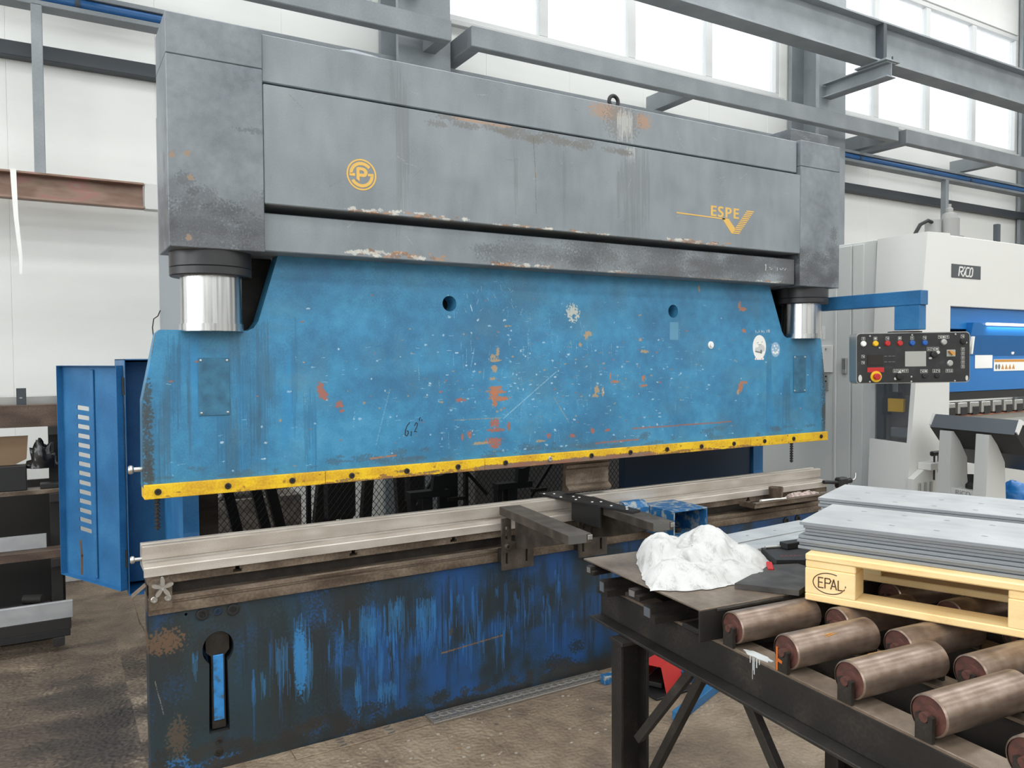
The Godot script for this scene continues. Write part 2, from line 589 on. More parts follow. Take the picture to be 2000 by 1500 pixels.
	for i in 46:
		blob(P, rng.randf_range(-0.02, 0.55), rng.randf_range(0.0, 0.7), rng.randf_range(0.03, 0.10), rng.randf_range(0.05, 0.18), [c8(40, 50, 52), c8(38, 42, 42), c8(36, 58, 66)][i % 3], 0.6, 0.55, i + 300)
	for i in 190:
		drip(P, rng.randf_range(0.35, 4.05), rng.randf_range(0.35, 0.7), rng.randf_range(0.003, 0.03), rng.randf_range(0.1, 0.45), [c8(32, 44, 50), c8(34, 52, 66), c8(36, 40, 42)][i % 3], 0.6)
	for i in 150:
		drip(P, clampf(rng.randfn(1.35, 0.5), 0.4, 4.0), rng.randf_range(0.3, 0.62), rng.randf_range(0.003, 0.018), rng.randf_range(0.05, 0.25), [c8(44, 110, 172), c8(34, 90, 150), c8(40, 100, 160)][i % 3], 0.7)
	for q: Array in [[0.60, 0.56, 0.05, 0.34], [0.63, 0.48, 0.05, 0.26], [0.585, 0.5, 0.03, 0.2], [0.52, 0.48, 0.05, 0.24], [0.90, 0.56, 0.06, 0.2], [0.93, 0.5, 0.04, 0.15], [0.44, 0.36, 0.02, 0.12], [0.86, 0.24, 0.03, 0.2], [1.0, 0.2, 0.09, 0.12], [1.05, 0.58, 0.08, 0.2], [1.2, 0.55, 0.10, 0.2], [0.17, 0.5, 0.02, 0.10]]:
		drip(P, q[0], q[1], q[2], q[3], c8(50, 122, 178), 0.7)
	blob(P, 0.60, 0.38, 0.028, 0.15, c8(50, 124, 182), 0.5, 0.8, 5)
	blob(P, 0.10, 0.05, 0.05, 0.04, c8(46, 110, 170), 0.8, 0.8, 2)
	blob(P, 0.25, 0.035, 0.12, 0.02, c8(40, 100, 160), 0.8, 0.7, 2)
	blob(P, 0.06, 0.57, 0.07, 0.05, c8(112, 84, 62), 0.9, 0.8, 9)
	blob(P, 0.10, 0.17, 0.04, 0.08, c8(96, 78, 62), 1.0, 0.7, 9)
	scratch(P, 0.02, 0.42, 0.05, 0.28, c8(150, 140, 126), 2.0, 0.3)
	scratch(P, 1.28, 0.285, 1.62, 0.31, c8(148, 100, 58), 3.0, 0.15)
	blob(P, 1.33, 0.38, 0.012, 0.02, c8(70, 66, 60), 0.5, 0.9, 4)
	for i in 260:
		blob(P, rng.randf_range(-0.02, 4.1), absf(rng.randfn(0, 0.045)), rng.randf_range(0.02, 0.07), rng.randf_range(0.01, 0.04), [c8(44, 42, 40), c8(38, 44, 46), c8(52, 48, 44)][i % 3], 1.0, 0.7, i)
	mat("bed", W, 0.5, 0.0, tex(bed), Vector2(1660.0 / 400.0, 290.0 / 400.0), Vector2(-0.02, 0.71))
	# --- grey apron of the upper beam
	var gp := ramp_image(1600, 400, [[23, 0.004, 4, 0.5], [24, 0.02, 3, 0.3, 1, 3], [25, 0.25, 2, 0.2]], [[0.0, c8(105, 110, 116)], [0.5, c8(125, 133, 138)], [1.0, c8(144, 149, 153)]])
	P = {im = gp, ppm = 420.0, x0 = 0.3, y1 = 3.05}
	var rust := c8(168, 128, 100)
	var white := c8(200, 199, 192)
	for q: Array in [[1.03, 3.0, 0.04, 0.7], [1.06, 2.9, 0.02, 0.6], [1.0, 3.0, 0.015, 0.3], [2.33, 2.8, 0.10, 0.5], [2.42, 2.78, 0.06, 0.45], [2.25, 2.7, 0.05, 0.3], [1.9, 2.75, 0.02, 0.4], [1.62, 2.7, 0.02, 0.3]]:
		drip(P, q[0], q[1], q[2], q[3], c8(106, 108, 109), 0.5)
	blob(P, 2.18, 2.965, 0.10, 0.04, rust, 0.9, 0.7, 2)
	blob(P, 2.42, 2.95, 0.05, 0.04, rust, 0.9, 0.8, 2)
	blob(P, 2.28, 2.93, 0.11, 0.10, c8(112, 111, 108), 0.8, 0.6, 3)
	drip(P, 2.30, 2.99, 0.10, 0.17, white, 0.7)
	drip(P, 2.32, 2.80, 0.06, 0.09, white, 0.5)
	scratch(P, 1.28, 2.80, 1.60, 2.80, c8(172, 130, 98), 5.0, 0.15)
	for i in 30:
		blob(P, rng.randf_range(1.2, 2.3), 2.77 + rng.randfn(0, 0.012), 0.05, 0.014, c8(108, 107, 104), 1.0, 0.6, i)
	for q: Array in [[0.80, 1.35, 0.011, 2.338], [1.5, 2.2, 0.006, 2.334], [2.55, 3.05, 0.010, 2.338], [0.75, 1.25, 0.012, 2.163], [1.5, 1.85, 0.008, 2.15], [2.2, 3.5, 0.006, 2.15]]:
		for i in 36:
			blob(P, rng.randf_range(q[0], q[1]), q[3] + rng.randf_range(-1, 1) * q[2], rng.randf_range(0.006, 0.03), q[2] * rng.randf_range(0.3, 0.8), [white, rust, c8(190, 186, 178), c8(134, 104, 84)][i % 4], 0.9, 0.8, i)
	for i in 60:
		var sx := rng.randf_range(0.5, 3.6)
		var sy := rng.randf_range(2.15, 3.0)
		scratch(P, sx, sy, sx + rng.randf_range(-0.06, 0.06), sy + rng.randf_range(-0.05, 0.02), [c8(106, 106, 106), c8(164, 166, 166)][i % 2], 1.0, 0.35)
	for i in 150:
		blob(P, clampf(rng.randfn(2.9, 0.7), 0.5, 3.6), rng.randf_range(2.14, 2.29), rng.randf_range(0.03, 0.14), rng.randf_range(0.012, 0.05), [c8(82, 85, 88), c8(92, 92, 92), c8(74, 77, 80)][i % 3], 1.0, 0.3, i + 50)
	scratch(P, 1.72, 2.76, 1.73, 2.62, c8(70, 66, 64), 1.0, 0.1)
	scratch(P, 1.73, 2.62, 1.735, 2.40, c8(80, 76, 72), 1.0, 0.25)
	scratch(P, 1.728, 2.62, 1.735, 2.57, c8(160, 100, 66), 2.0, 0.1)
	mat("apron", W, 0.5, 0.0, tex(gp), Vector2(1600.0 / 420.0, 400.0 / 420.0), Vector2(0.3, 3.05))
	var gb := ramp_image(512, 512, [[33, 0.006, 4, 0.6], [34, 0.04, 3, 0.25], [35, 0.25, 2, 0.15]], [[0.0, c8(83, 88, 94)], [0.4, c8(110, 117, 123)], [1.0, c8(139, 146, 150)]])
	P = {im = gb, ppm = 512.0, x0 = 0.0, y1 = 3.1}
	for i in 170:
		blob(P, rng.randf_range(0.0, 1.0), 2.13 + absf(rng.randfn(0, 0.13)), rng.randf_range(0.02, 0.08), rng.randf_range(0.01, 0.05), [c8(80, 83, 88), c8(66, 68, 72), c8(98, 101, 106)][i % 3], 1.0, 0.45, i)
	for i in 60:
		scratch(P, rng.randf(), 2.13 + absf(rng.randfn(0, 0.08)), rng.randf(), 2.14 + absf(rng.randfn(0, 0.03)), c8(150, 150, 148), 1.0, 0.97)
	for q: Array in [[0.155, 2.49], [0.165, 2.40], [0.10, 2.48], [0.155, 2.17]]:
		blob(P, q[0], q[1], 0.012, 0.012, c8(150, 124, 100), 0.5, 0.8, 3)
	mat("head_box", W, 0.42, 0.0, tex(gb), Vector2(1, 1), Vector2(0, 3.1))
	mat("grey_paint", c8(135, 142, 148), 0.5)
	# --- metals
	var bru := ramp_image(512, 256, [[41, 0.02, 3, 0.5, 8, 1], [42, 0.01, 4, 0.35], [43, 0.3, 1, 0.15]], [[0.0, c8(154, 144, 133)], [0.45, c8(187, 179, 169)], [1.0, c8(222, 217, 211)]])
	var m := mat("die_steel", W, 0.40, 0.4, tex(bru), Vector2(1.3, 0.5))
	var dst := ramp_image(512, 256, [[44, 0.012, 4, 0.6, 2, 1], [45, 0.1, 3, 0.25], [46, 0.35, 1, 0.15]], [[0.0, c8(62, 51, 43)], [0.4, c8(96, 83, 70)], [0.7, c8(130, 117, 103)], [1.0, c8(160, 149, 136)]])
	mat("bed_steel", W, 0.48, 0.45, tex(dst), Vector2(0.9, 0.45))
	mat("bright_steel", c8(196, 196, 194), 0.3, 0.9)
	var chr := ramp_image(512, 64, [[48, 0.05, 3, 0.8, 1, 16], [49, 0.2, 2, 0.2, 1, 16]], [[0.0, c8(120, 120, 120)], [0.5, c8(190, 190, 190)], [1.0, c8(222, 222, 222)]])
	m = mat("chrome", W, 0.16, 1.0, tex(chr), Vector2(0.8, 0.6))
	m.roughness_texture = tex(ramp_image(256, 32, [[50, 0.06, 3, 1.0, 1, 8]], [[0.0, c8(130, 130, 130)], [1.0, c8(255, 255, 255)]]))
	m.roughness = 0.32
	var dk := ramp_image(256, 256, [[51, 0.02, 4, 0.6], [52, 0.2, 2, 0.4]], [[0.0, c8(30, 27, 24)], [0.5, c8(46, 42, 38)], [1.0, c8(72, 66, 60)]])
	mat("dark_steel", W, 0.5, 0.3, tex(dk), Vector2(0.5, 0.5))
	mat("gland_black", c8(48, 48, 50), 0.38, 0.3)
	var rol := ramp_image(512, 512, [[53, 0.01, 4, 0.5], [54, 0.04, 3, 0.3, 1, 6], [55, 0.3, 2, 0.2]], [[0.0, c8(100, 83, 70)], [0.45, c8(133, 115, 102)], [0.75, c8(152, 137, 124)], [1.0, c8(180, 169, 159)]])
	mat("roller", W, 0.33, 0.6, tex(rol), Vector2(0.35, 0.35))
	mat("red_primer", W, 0.7, 0.0, tex(ramp_image(128, 128, [[56, 0.03, 3, 0.7], [57, 0.3, 1, 0.3]], [[0.0, c8(58, 38, 32)], [1.0, c8(104, 58, 48)]])), Vector2(0.2, 0.2))
	var tp := ramp_image(512, 512, [[58, 0.008, 4, 0.6], [59, 0.06, 3, 0.25], [60, 0.3, 2, 0.15]], [[0.0, c8(78, 65, 54)], [0.5, c8(113, 100, 87)], [1.0, c8(148, 135, 120)]])
	mat("table_plate", W, 0.45, 0.3, tex(tp), Vector2(0.9, 0.9))
	var fr := ramp_image(256, 256, [[61, 0.01, 4, 0.6], [62, 0.2, 2, 0.4]], [[0.0, c8(26, 24, 22)], [0.5, c8(40, 37, 34)], [1.0, c8(74, 66, 58)]])
	mat("table_frame", W, 0.55, 0.2, tex(fr), Vector2(0.7, 0.7))
	var pz := ramp_image(512, 512, [[63, 0.008, 3, 0.5], [64, 0.02, 2, 0.3, 6, 1], [65, 0.35, 1, 0.2]], [[0.0, c8(152, 155, 156)], [0.5, c8(175, 177, 179)], [1.0, c8(197, 200, 199)]])
	mat("sheet_steel", W, 0.45, 0.35, tex(pz), Vector2(0.8, 0.8))
	mat("shaded_sheet_edge", c8(134, 139, 144), 0.5, 0.25)  # darker sheet steel: mill scale, with the shade between plates mixed into the colour
	mat("black_oxide", c8(38, 38, 39), 0.55, 0.2)
	# --- yellow clamps
	var yl := ramp_image(2048, 40, [[71, 0.012, 4, 0.6], [72, 0.15, 2, 0.4]], [[0.0, c8(184, 133, 35)], [0.4, c8(212, 166, 31)], [0.65, c8(232, 191, 27)], [1.0, c8(237, 202, 35)]])
	P = {im = yl, ppm = 498.0, x0 = -0.02, y1 = 1.215}
	for i in 160:
		var yx := rng.randf_range(0.72, 3.4)
		blob(P, yx, 1.15 + absf(rng.randfn(0, 0.010)), rng.randf_range(0.01, 0.05), rng.randf_range(0.002, 0.007), [c8(132, 92, 66), c8(120, 96, 76), c8(150, 104, 48)][i % 3], 0.8, 0.75, i)
	for i in 130:
		var yx2 := rng.randf_range(1.5, 2.56)
		blob(P, yx2, 1.155 + rng.randf_range(0.0, 0.018), rng.randf_range(0.02, 0.06), 0.007, [c8(134, 108, 92), c8(140, 96, 78), c8(126, 100, 84)][i % 3], 0.6, 0.85, i)
	for i in 60:
		blob(P, rng.randf_range(0.0, 4.07), rng.randf_range(1.15, 1.21), rng.randf_range(0.002, 0.012), rng.randf_range(0.002, 0.006), c8(140, 104, 40), 0.9, 0.7, i)
	mat("yellow_clamp", W, 0.5, 0.0, tex(yl), Vector2(2048.0 / 498.0, 40.0 / 498.0), Vector2(-0.02, 1.215))
	# --- plain paints
	var bp := ramp_image(256, 256, [[73, 0.01, 4, 0.7], [74, 0.2, 2, 0.3]], [[0.0, c8(30, 84, 128)], [0.5, c8(38, 102, 152)], [1.0, c8(58, 122, 168)]])
	mat("blue_paint", W, 0.48, 0.0, tex(bp), Vector2(0.8, 0.8))
	var bw := ramp_image(256, 256, [[75, 0.02, 4, 0.7], [76, 0.2, 2, 0.3]], [[0.0, c8(30, 88, 142)], [0.55, c8(44, 108, 160)], [0.62, c8(150, 156, 158)], [1.0, c8(176, 180, 180)]])
	mat("blue_worn", W, 0.45, 0.1, tex(bw), Vector2(0.3, 0.3))
	mat("navy", c8(22, 44, 66), 0.5)
	mat("gold_print", c8(214, 172, 86), 0.5)
	mat("white_machine", c8(218, 218, 214), 0.4)
	mat("grey_machine", c8(196, 197, 194), 0.45)
	mat("grey_cabinet", c8(214, 217, 214), 0.5)
	mat("machine_blue", c8(28, 112, 182), 0.35)
	mat("black_plastic", c8(30, 30, 31), 0.42)
	mat("panel_black", W, 0.45, 0.0, tex(ramp_image(256, 128, [[77, 0.02, 4, 0.7], [78, 0.3, 1, 0.3]], [[0.0, c8(24, 25, 26)], [0.7, c8(38, 39, 40)], [1.0, c8(66, 67, 68)]])), Vector2(0.5, 0.25))
	mat("white", c8(232, 232, 228), 0.5)
	mat("print_white", c8(198, 198, 192), 0.6)
	mat("paper", c8(232, 232, 228), 0.8)
	mat("ink", c8(30, 32, 40), 0.7)
	mat("grey_print", c8(112, 116, 116), 0.7)
	mat("logo_grey", c8(70, 74, 78), 0.45)
	mat("red", c8(178, 34, 36), 0.45)
	mat("yellow", c8(226, 180, 26), 0.45)
	mat("button_blue", c8(28, 84, 160), 0.35)
	mat("amber", c8(196, 138, 60), 0.5)
	mat("alu_dull", c8(150, 150, 148), 0.6, 0.2)
	mat("sticker_pale", c8(196, 199, 198), 0.6)
	mat("alu", c8(178, 178, 174), 0.4, 0.7)
	mat("copper", c8(170, 112, 88), 0.5, 0.3)
	mat("pedal_red", c8(206, 56, 48), 0.45)
	mat("rubber", c8(26, 26, 26), 0.7)
	m = mat("smoked_pane", Color(0.6, 0.6, 0.6, 0.15), 0.05)
	m.transparency = BaseMaterial3D.TRANSPARENCY_ALPHA
	m = mat("glass", Color(0.95, 0.98, 1.0, 0.06), 0.03)
	m.transparency = BaseMaterial3D.TRANSPARENCY_ALPHA
	# --- hall
	mat("wall_panel", W, 0.55, 0.0, tex(ramp_image(256, 256, [[81, 0.006, 3, 0.7, 1, 1], [82, 0.02, 2, 0.3, 16, 1]], [[0.0, c8(222, 223, 219)], [1.0, c8(234, 235, 232)]])), Vector2(2.5, 1.1))
	mat("ceiling", c8(206, 206, 202), 0.7)
	mat("hall_steel", W, 0.55, 0.1, tex(ramp_image(256, 256, [[83, 0.008, 3, 0.7], [84, 0.2, 2, 0.3]], [[0.0, c8(124, 131, 135)], [1.0, c8(155, 160, 164)]])), Vector2(1.2, 1.2))
	mat("rail_dark", c8(62, 68, 74), 0.55)
	mat("window_frame", c8(206, 208, 207), 0.5)
	mat("pipe_blue", c8(38, 92, 146), 0.4)
	mat("brown_channel", W, 0.55, 0.1, tex(ramp_image(256, 128, [[85, 0.02, 4, 1.0, 3, 1]], [[0.0, c8(116, 88, 74)], [0.55, c8(142, 120, 104)], [0.8, c8(156, 112, 104)], [1.0, c8(150, 132, 118)]])), Vector2(0.8, 0.3))
	var fl := ramp_image(1024, 1024, [[91, 0.004, 5, 0.5], [92, 0.02, 3, 0.3], [93, 0.25, 2, 0.2]], [[0.0, c8(78, 66, 55)], [0.35, c8(114, 99, 84)], [0.6, c8(144, 128, 108)], [1.0, c8(176, 160, 138)]])
	P = {im = fl, ppm = 256.0, x0 = 0.0, y1 = 4.0}
	for i in 200:
		blob(P, rng.randf() * 4, rng.randf() * 4, rng.randf_range(0.003, 0.02), rng.randf_range(0.003, 0.012), [c8(176, 166, 152), c8(74, 64, 56), c8(150, 120, 84)][i % 3], 0.7, 0.7, i)
	# oil and soot trodden into the floor round the left end of the bed
	for i in 300:
		blob(P, fposmod(rng.randfn(-0.45, 0.35), 4.0), 4.0 - fposmod(rng.randfn(-0.75, 0.75), 4.0), rng.randf_range(0.06, 0.22), rng.randf_range(0.03, 0.13), [c8(80, 69, 59), c8(92, 80, 68), c8(70, 60, 52)][i % 3], 1.0, 0.3, i)
	for i in 70:
		blob(P, fposmod(rng.randfn(-0.14, 0.14), 4.0), 4.0 - fposmod(rng.randfn(-0.5, 0.5), 4.0), rng.randf_range(0.05, 0.16), rng.randf_range(0.03, 0.12), [c8(52, 46, 42), c8(62, 54, 48), c8(46, 42, 39)][i % 3], 1.0, 0.4, i)
	m = mat("floor", W, 0.62, 0.0, tex(fl), Vector2(4, 4))
	bump(m, ramp_image(512, 512, [[94, 0.02, 4, 0.6], [95, 0.3, 2, 0.4]], [[0.0, Color(0, 0, 0)], [1.0, W]]), 3.0)
	mat("checker_plate", c8(138, 132, 124), 0.42, 0.5)
	# --- wood, cloth, rack
	var wd := ramp_image(512, 256, [[101, 0.02, 4, 0.6, 10, 1], [102, 0.006, 3, 0.25], [103, 0.3, 1, 0.15, 3, 1]], [[0.0, c8(209, 170, 111)], [0.4, c8(237, 205, 147)], [1.0, c8(245, 226, 175)]])
	mat("wood", W, 0.65, 0.0, tex(wd), Vector2(0.6, 0.3))
	mat("brand_brown", c8(86, 52, 34), 0.8)
	var rg := ramp_image(512, 512, [[104, 0.01, 4, 0.6], [105, 0.08, 3, 0.25], [106, 0.3, 2, 0.15]], [[0.0, c8(118, 117, 114)], [0.28, c8(158, 158, 155)], [0.45, c8(186, 186, 184)], [1.0, c8(200, 200, 198)]])
	m = mat("rag", W, 0.9, 0.0, tex(rg), Vector2(0.4, 0.4))
	m.rim_enabled = true
	m.rim = 0.2
	mat("rack_brown", W, 0.6, 0.15, tex(ramp_image(256, 128, [[107, 0.02, 4, 0.7, 3, 1], [108, 0.3, 1, 0.3]], [[0.0, c8(62, 48, 40)], [0.6, c8(96, 80, 68)], [1.0, c8(124, 106, 92)]])), Vector2(0.8, 0.4))
	mat("rack_dark", c8(44, 42, 41), 0.6, 0.2)
	mat("cardboard", c8(136, 112, 88), 0.85)
	mat("clutter", W, 0.7, 0.0, tex(ramp_image(256, 256, [[121, 0.02, 4, 0.7], [122, 0.1, 2, 0.3]], [[0.0, c8(88, 82, 76)], [0.5, c8(138, 130, 121)], [1.0, c8(178, 169, 159)]])), Vector2(0.6, 0.6))
	m = mat("skylight", c8(236, 238, 240), 0.6)
	m.emission_enabled = true
	m.emission = Color(1, 1, 1)
	m.emission_energy_multiplier = 1.0
	m = mat("lamp_white", c8(240, 240, 240), 0.5)
	m.emission_enabled = true
	m.emission = Color(1, 1, 1)
	m.emission_energy_multiplier = 1.6
	mat("lever_blue", W, 0.5, 0.0, tex(ramp_image(128, 256, [[111, 0.02, 4, 0.8], [112, 0.2, 1, 0.2]], [[0.0, c8(92, 78, 66)], [0.3, c8(50, 100, 140)], [0.4, c8(44, 122, 186)], [1.0, c8(58, 140, 204)]])), Vector2(0.15, 0.3))
	mat("cover_blue", W, 0.5, 0.0, tex(ramp_image(128, 128, [[113, 0.02, 4, 0.8], [114, 0.2, 1, 0.2]], [[0.0, c8(42, 86, 112)], [0.5, c8(52, 106, 136)], [1.0, c8(62, 124, 156)]])), Vector2(0.2, 0.2))
	mat("sticker_grey", c8(149, 180, 205), 0.6)
	mat("faded_blue", c8(88, 142, 172), 0.5)
	mat("bracket_steel", W, 0.45, 0.35, tex(ramp_image(256, 256, [[115, 0.012, 4, 0.7], [116, 0.2, 2, 0.3]], [[0.0, c8(56, 51, 47)], [0.5, c8(82, 75, 68)], [1.0, c8(112, 103, 94)]])), Vector2(0.4, 0.4))
	mat("rag_dirty", W, 0.9, 0.0, tex(ramp_image(128, 128, [[117, 0.04, 4, 1.0]], [[0.0, c8(110, 96, 88)], [0.5, c8(186, 170, 162)], [0.8, c8(208, 188, 184)], [1.0, c8(190, 120, 116)]])), Vector2(0.2, 0.2))
	mat("display_dark", c8(34, 28, 24), 0.15)
	mat("rear_beige", W, 0.5, 0.1, tex(ramp_image(128, 128, [[118, 0.02, 3, 1.0]], [[0.0, c8(140, 134, 128)], [1.0, c8(164, 160, 154)]])), Vector2(1, 1))
	mat("console_slate", c8(84, 90, 96), 0.5)
	mat("orange_paint", c8(190, 100, 36), 0.6)
	mat("dark_plate", W, 0.5, 0.3, tex(ramp_image(128, 128, [[119, 0.02, 4, 1.0]], [[0.0, c8(56, 54, 52)], [1.0, c8(92, 88, 84)]])), Vector2(0.3, 0.3))
	mat("red_faint", c8(140, 62, 58), 0.7)
	mat("spill_white", c8(186, 190, 190), 0.5)
	mat("locker_grey", c8(96, 94, 92), 0.6)
	mat("crumb", c8(172, 164, 152), 0.7)
	mat("wrap_black", c8(30, 30, 31), 0.25)
# ------------------------------------------------------------------ hall
const WB := -3.48
const BAYS := [[-7.95, -3.22], [-2.50, 2.23], [2.95, 7.67], [8.40, 13.27], [13.95, 18.6]]

func window(n: int, xa: float, xb: float, z: float, y0: float, y1: float, inward: float) -> void:
	var w := struct_node("window_%d" % n)
	var count := 4
	var fw := 0.07
	var s := ST()
	var zf := z - inward * 0.05
	bx(s, Vector3(xa, y0, zf - 0.05), Vector3(xb, y0 + fw, zf + 0.05), 0.006)
	bx(s, Vector3(xa, y1 - fw, zf - 0.05), Vector3(xb, y1, zf + 0.05), 0.006)
	bx(s, Vector3(xa, y0 + fw, zf - 0.05), Vector3(xa + fw, y1 - fw, zf + 0.05), 0.006)
	bx(s, Vector3(xb - fw, y0 + fw, zf - 0.05), Vector3(xb, y1 - fw, zf + 0.05), 0.006)
	part(w, "window_frame", s, M.window_frame)
	var sl := ST()
	bx(sl, Vector3(xa - 0.03, y0 - 0.05, z - inward * 0.02), Vector3(xb + 0.03, y0, z + inward * 0.06), 0.004)
	part(w, "window_sill", sl, M.window_frame)
	var step := (xb - xa - fw) / count
	for i in count:
		var a := xa + fw + step * i
		var b := xa + step * (i + 1)
		if i < count - 1:
			var mu := ST()
			bx(mu, Vector3(b - 0.02, y0 + fw, zf - 0.04), Vector3(b + fw + 0.02, y1 - fw, zf + 0.045), 0.006)
			part(w, "mullion", mu, M.window_frame)
		part(w, "pane", box(Vector3(a, y0 + fw, zf - 0.006), Vector3(b, y1 - fw, zf + 0.006), 0.0), M.glass)

func hall() -> void:
	var s := ST()
	bx(s, Vector3(-9.2, -0.2, -3.7), Vector3(20.2, 0, 9.2))
	struct("floor", s, M.floor)
	# sandwich panels of the back wall, one metre wide
	var w := struct_node("wall_back")
	var lowm := {}
	var x := -8.54
	while x < 19.9:
		var xa := maxf(x, -9.0)
		var xb := minf(x + 1.0, 20.0)
		part(w, "wall_panel", box(Vector3(xa, 0, WB - 0.1), Vector3(xb, 4.92, WB), 0.004), M.wall_panel)
		part(w, "wall_panel", box(Vector3(xa, 6.86, WB - 0.1), Vector3(xb, 8.2, WB), 0.004), M.wall_panel)
		x += 1.0
	part(w, "wall_panel", box(Vector3(-9.54, 0, WB - 0.1), Vector3(-8.54, 8.2, WB), 0.004), M.wall_panel)
	var edges := [-9.0]
	for b: Array in BAYS:
		edges.append_array(b)
	edges.append(20.0)
	for i in range(0, edges.size(), 2):
		part(w, "wall_panel", box(Vector3(edges[i], 4.92, WB - 0.1), Vector3(edges[i + 1], 6.86, WB), 0.004), M.wall_panel)
	var n := 1
	for b: Array in BAYS:
		window(n, b[0], b[1], WB, 4.94, 6.84, 1.0)
		n += 1
	# front wall behind the camera, with the same windows
	var f := struct_node("wall_front")
	for i in range(0, edges.size(), 2):
		part(f, "wall_panel", box(Vector3(edges[i], 3.9, 9.0), Vector3(edges[i + 1], 6.86, 9.1), 0.004), M.wall_panel)
	part(f, "wall_panel", box(Vector3(-9, 0, 9.0), Vector3(20, 3.9, 9.1), 0.004), M.wall_panel)
	part(f, "wall_panel", box(Vector3(-9, 6.86, 9.0), Vector3(20, 8.2, 9.1), 0.004), M.wall_panel)
	for b: Array in BAYS:
		window(n, b[0], b[1], 9.0, 3.92, 6.84, -1.0)
		n += 1
		area_light("window_light", Vector3((b[0] + b[1]) / 2, 5.4, 8.85), Vector3(0, -0.25, -1), Vector2(4.6, 2.8), FRONT_E, Color(0.98, 0.99, 1.0))
	# left end wall with a band of tall windows
	var wl := struct_node("wall_left")
	part(wl, "wall_panel", box(Vector3(-9.1, 0, -3.6), Vector3(-9, 2.2, 9.1), 0.004), M.wall_panel)
	part(wl, "wall_panel", box(Vector3(-9.1, 6.4, -3.6), Vector3(-9, 8.2, 9.1), 0.004), M.wall_panel)
	for q: Array in [[-3.6, -3.2], [2.2, 3.0], [8.4, 9.1]]:
		part(wl, "wall_panel", box(Vector3(-9.1, 2.2, q[0]), Vector3(-9, 6.4, q[1]), 0.004), M.wall_panel)
	for q: Array in [[-3.2, 2.2], [3.0, 8.4]]:
		var wn := struct_node("window_%d" % n)
		n += 1
		var fs := ST()
		for k in 5:
			var z := lerpf(q[0], q[1] - 0.08, k / 4.0)
			bx(fs, Vector3(-9.1, 2.2, z), Vector3(-9.0, 6.4, z + 0.08), 0.005)
		bx(fs, Vector3(-9.1, 2.2, q[0]), Vector3(-9.0, 2.28, q[1]), 0.005)
		bx(fs, Vector3(-9.1, 6.32, q[0]), Vector3(-9.0, 6.4, q[1]), 0.005)
		part(wn, "window_frame", fs, M.window_frame)
		for k in 4:
			part(wn, "pane", box(Vector3(-9.056, 2.28, lerpf(q[0], q[1] - 0.08, k / 4.0) + 0.08), Vector3(-9.044, 6.32, lerpf(q[0], q[1] - 0.08, (k + 1) / 4.0)), 0.0), M.glass)
		area_light("window_light", Vector3(-8.9, 4.3, (q[0] + q[1]) / 2), Vector3(1, 0, 0), Vector2(5.2, 4.0), SIDE_E, Color(0.98, 0.99, 1.0))
	struct("wall_right", box(Vector3(20, 0, -3.6), Vector3(20.2, 8.2, 9.1), 0.0), M.wall_panel)
	# roof with three strips of skylight
	var c := struct_node("ceiling")
	var zs := [-3.6, -1.6, -0.4, 2.4, 3.6, 6.2, 7.4, 9.2]
	for i in range(0, zs.size(), 2):
		part(c, "roof_sheet", box(Vector3(-9.2, 8.2, zs[i]), Vector3(20.2, 8.35, zs[i + 1]), 0.0), M.ceiling)
	for i in range(1, zs.size() - 1, 2):
		for k: Array in [[-9.2, -6.0], [16.0, 20.2]]:
			part(c, "roof_sheet", box(Vector3(k[0], 8.2, zs[i]), Vector3(k[1], 8.35, zs[i + 1]), 0.0), M.ceiling)
		for k in 4:
			var pn := ST()
			bx(pn, Vector3(-6.0 + 5.5 * k, 8.25, zs[i]), Vector3(-0.5 + 5.5 * k, 8.28, zs[i + 1]))
			part(c, "skylight_window", pn, M.skylight)
			area_light("skylight_light", Vector3(-3.25 + 5.5 * k, 8.18, (zs[i] + zs[i + 1]) / 2), Vector3(0, -1, 0), Vector2(5.2, 1.1), SKY_E[i / 2], Color(0.99, 1.0, 1.0))

const SIDE_E := 27.0
const FRONT_E := 5.5
const SKY_E := [13.0, 9.5, 9.5]

func i_beam(s: SurfaceTool, a: Vector3, b: Vector3, w: float, h: float, tw: float, tf: float) -> void:
	var z := (b - a).normalized()
	var up := Vector3.UP if absf(z.y) < 0.9 else Vector3(0, 0, 1)
	var x := up.cross(z).normalized()
	var y := z.cross(x)
	var L := (b - a).length()
	var xf := Transform3D(Basis(x, y, z), a)
	bx(s, Vector3(-w / 2, h / 2 - tf, 0), Vector3(w / 2, h / 2, L), 0.002, xf)
	bx(s, Vector3(-w / 2, -h / 2, 0), Vector3(w / 2, -h / 2 + tf, L), 0.002, xf)
	bx(s, Vector3(-tw / 2, -h / 2 + tf, 0), Vector3(tw / 2, h / 2 - tf, L), 0.0, xf)

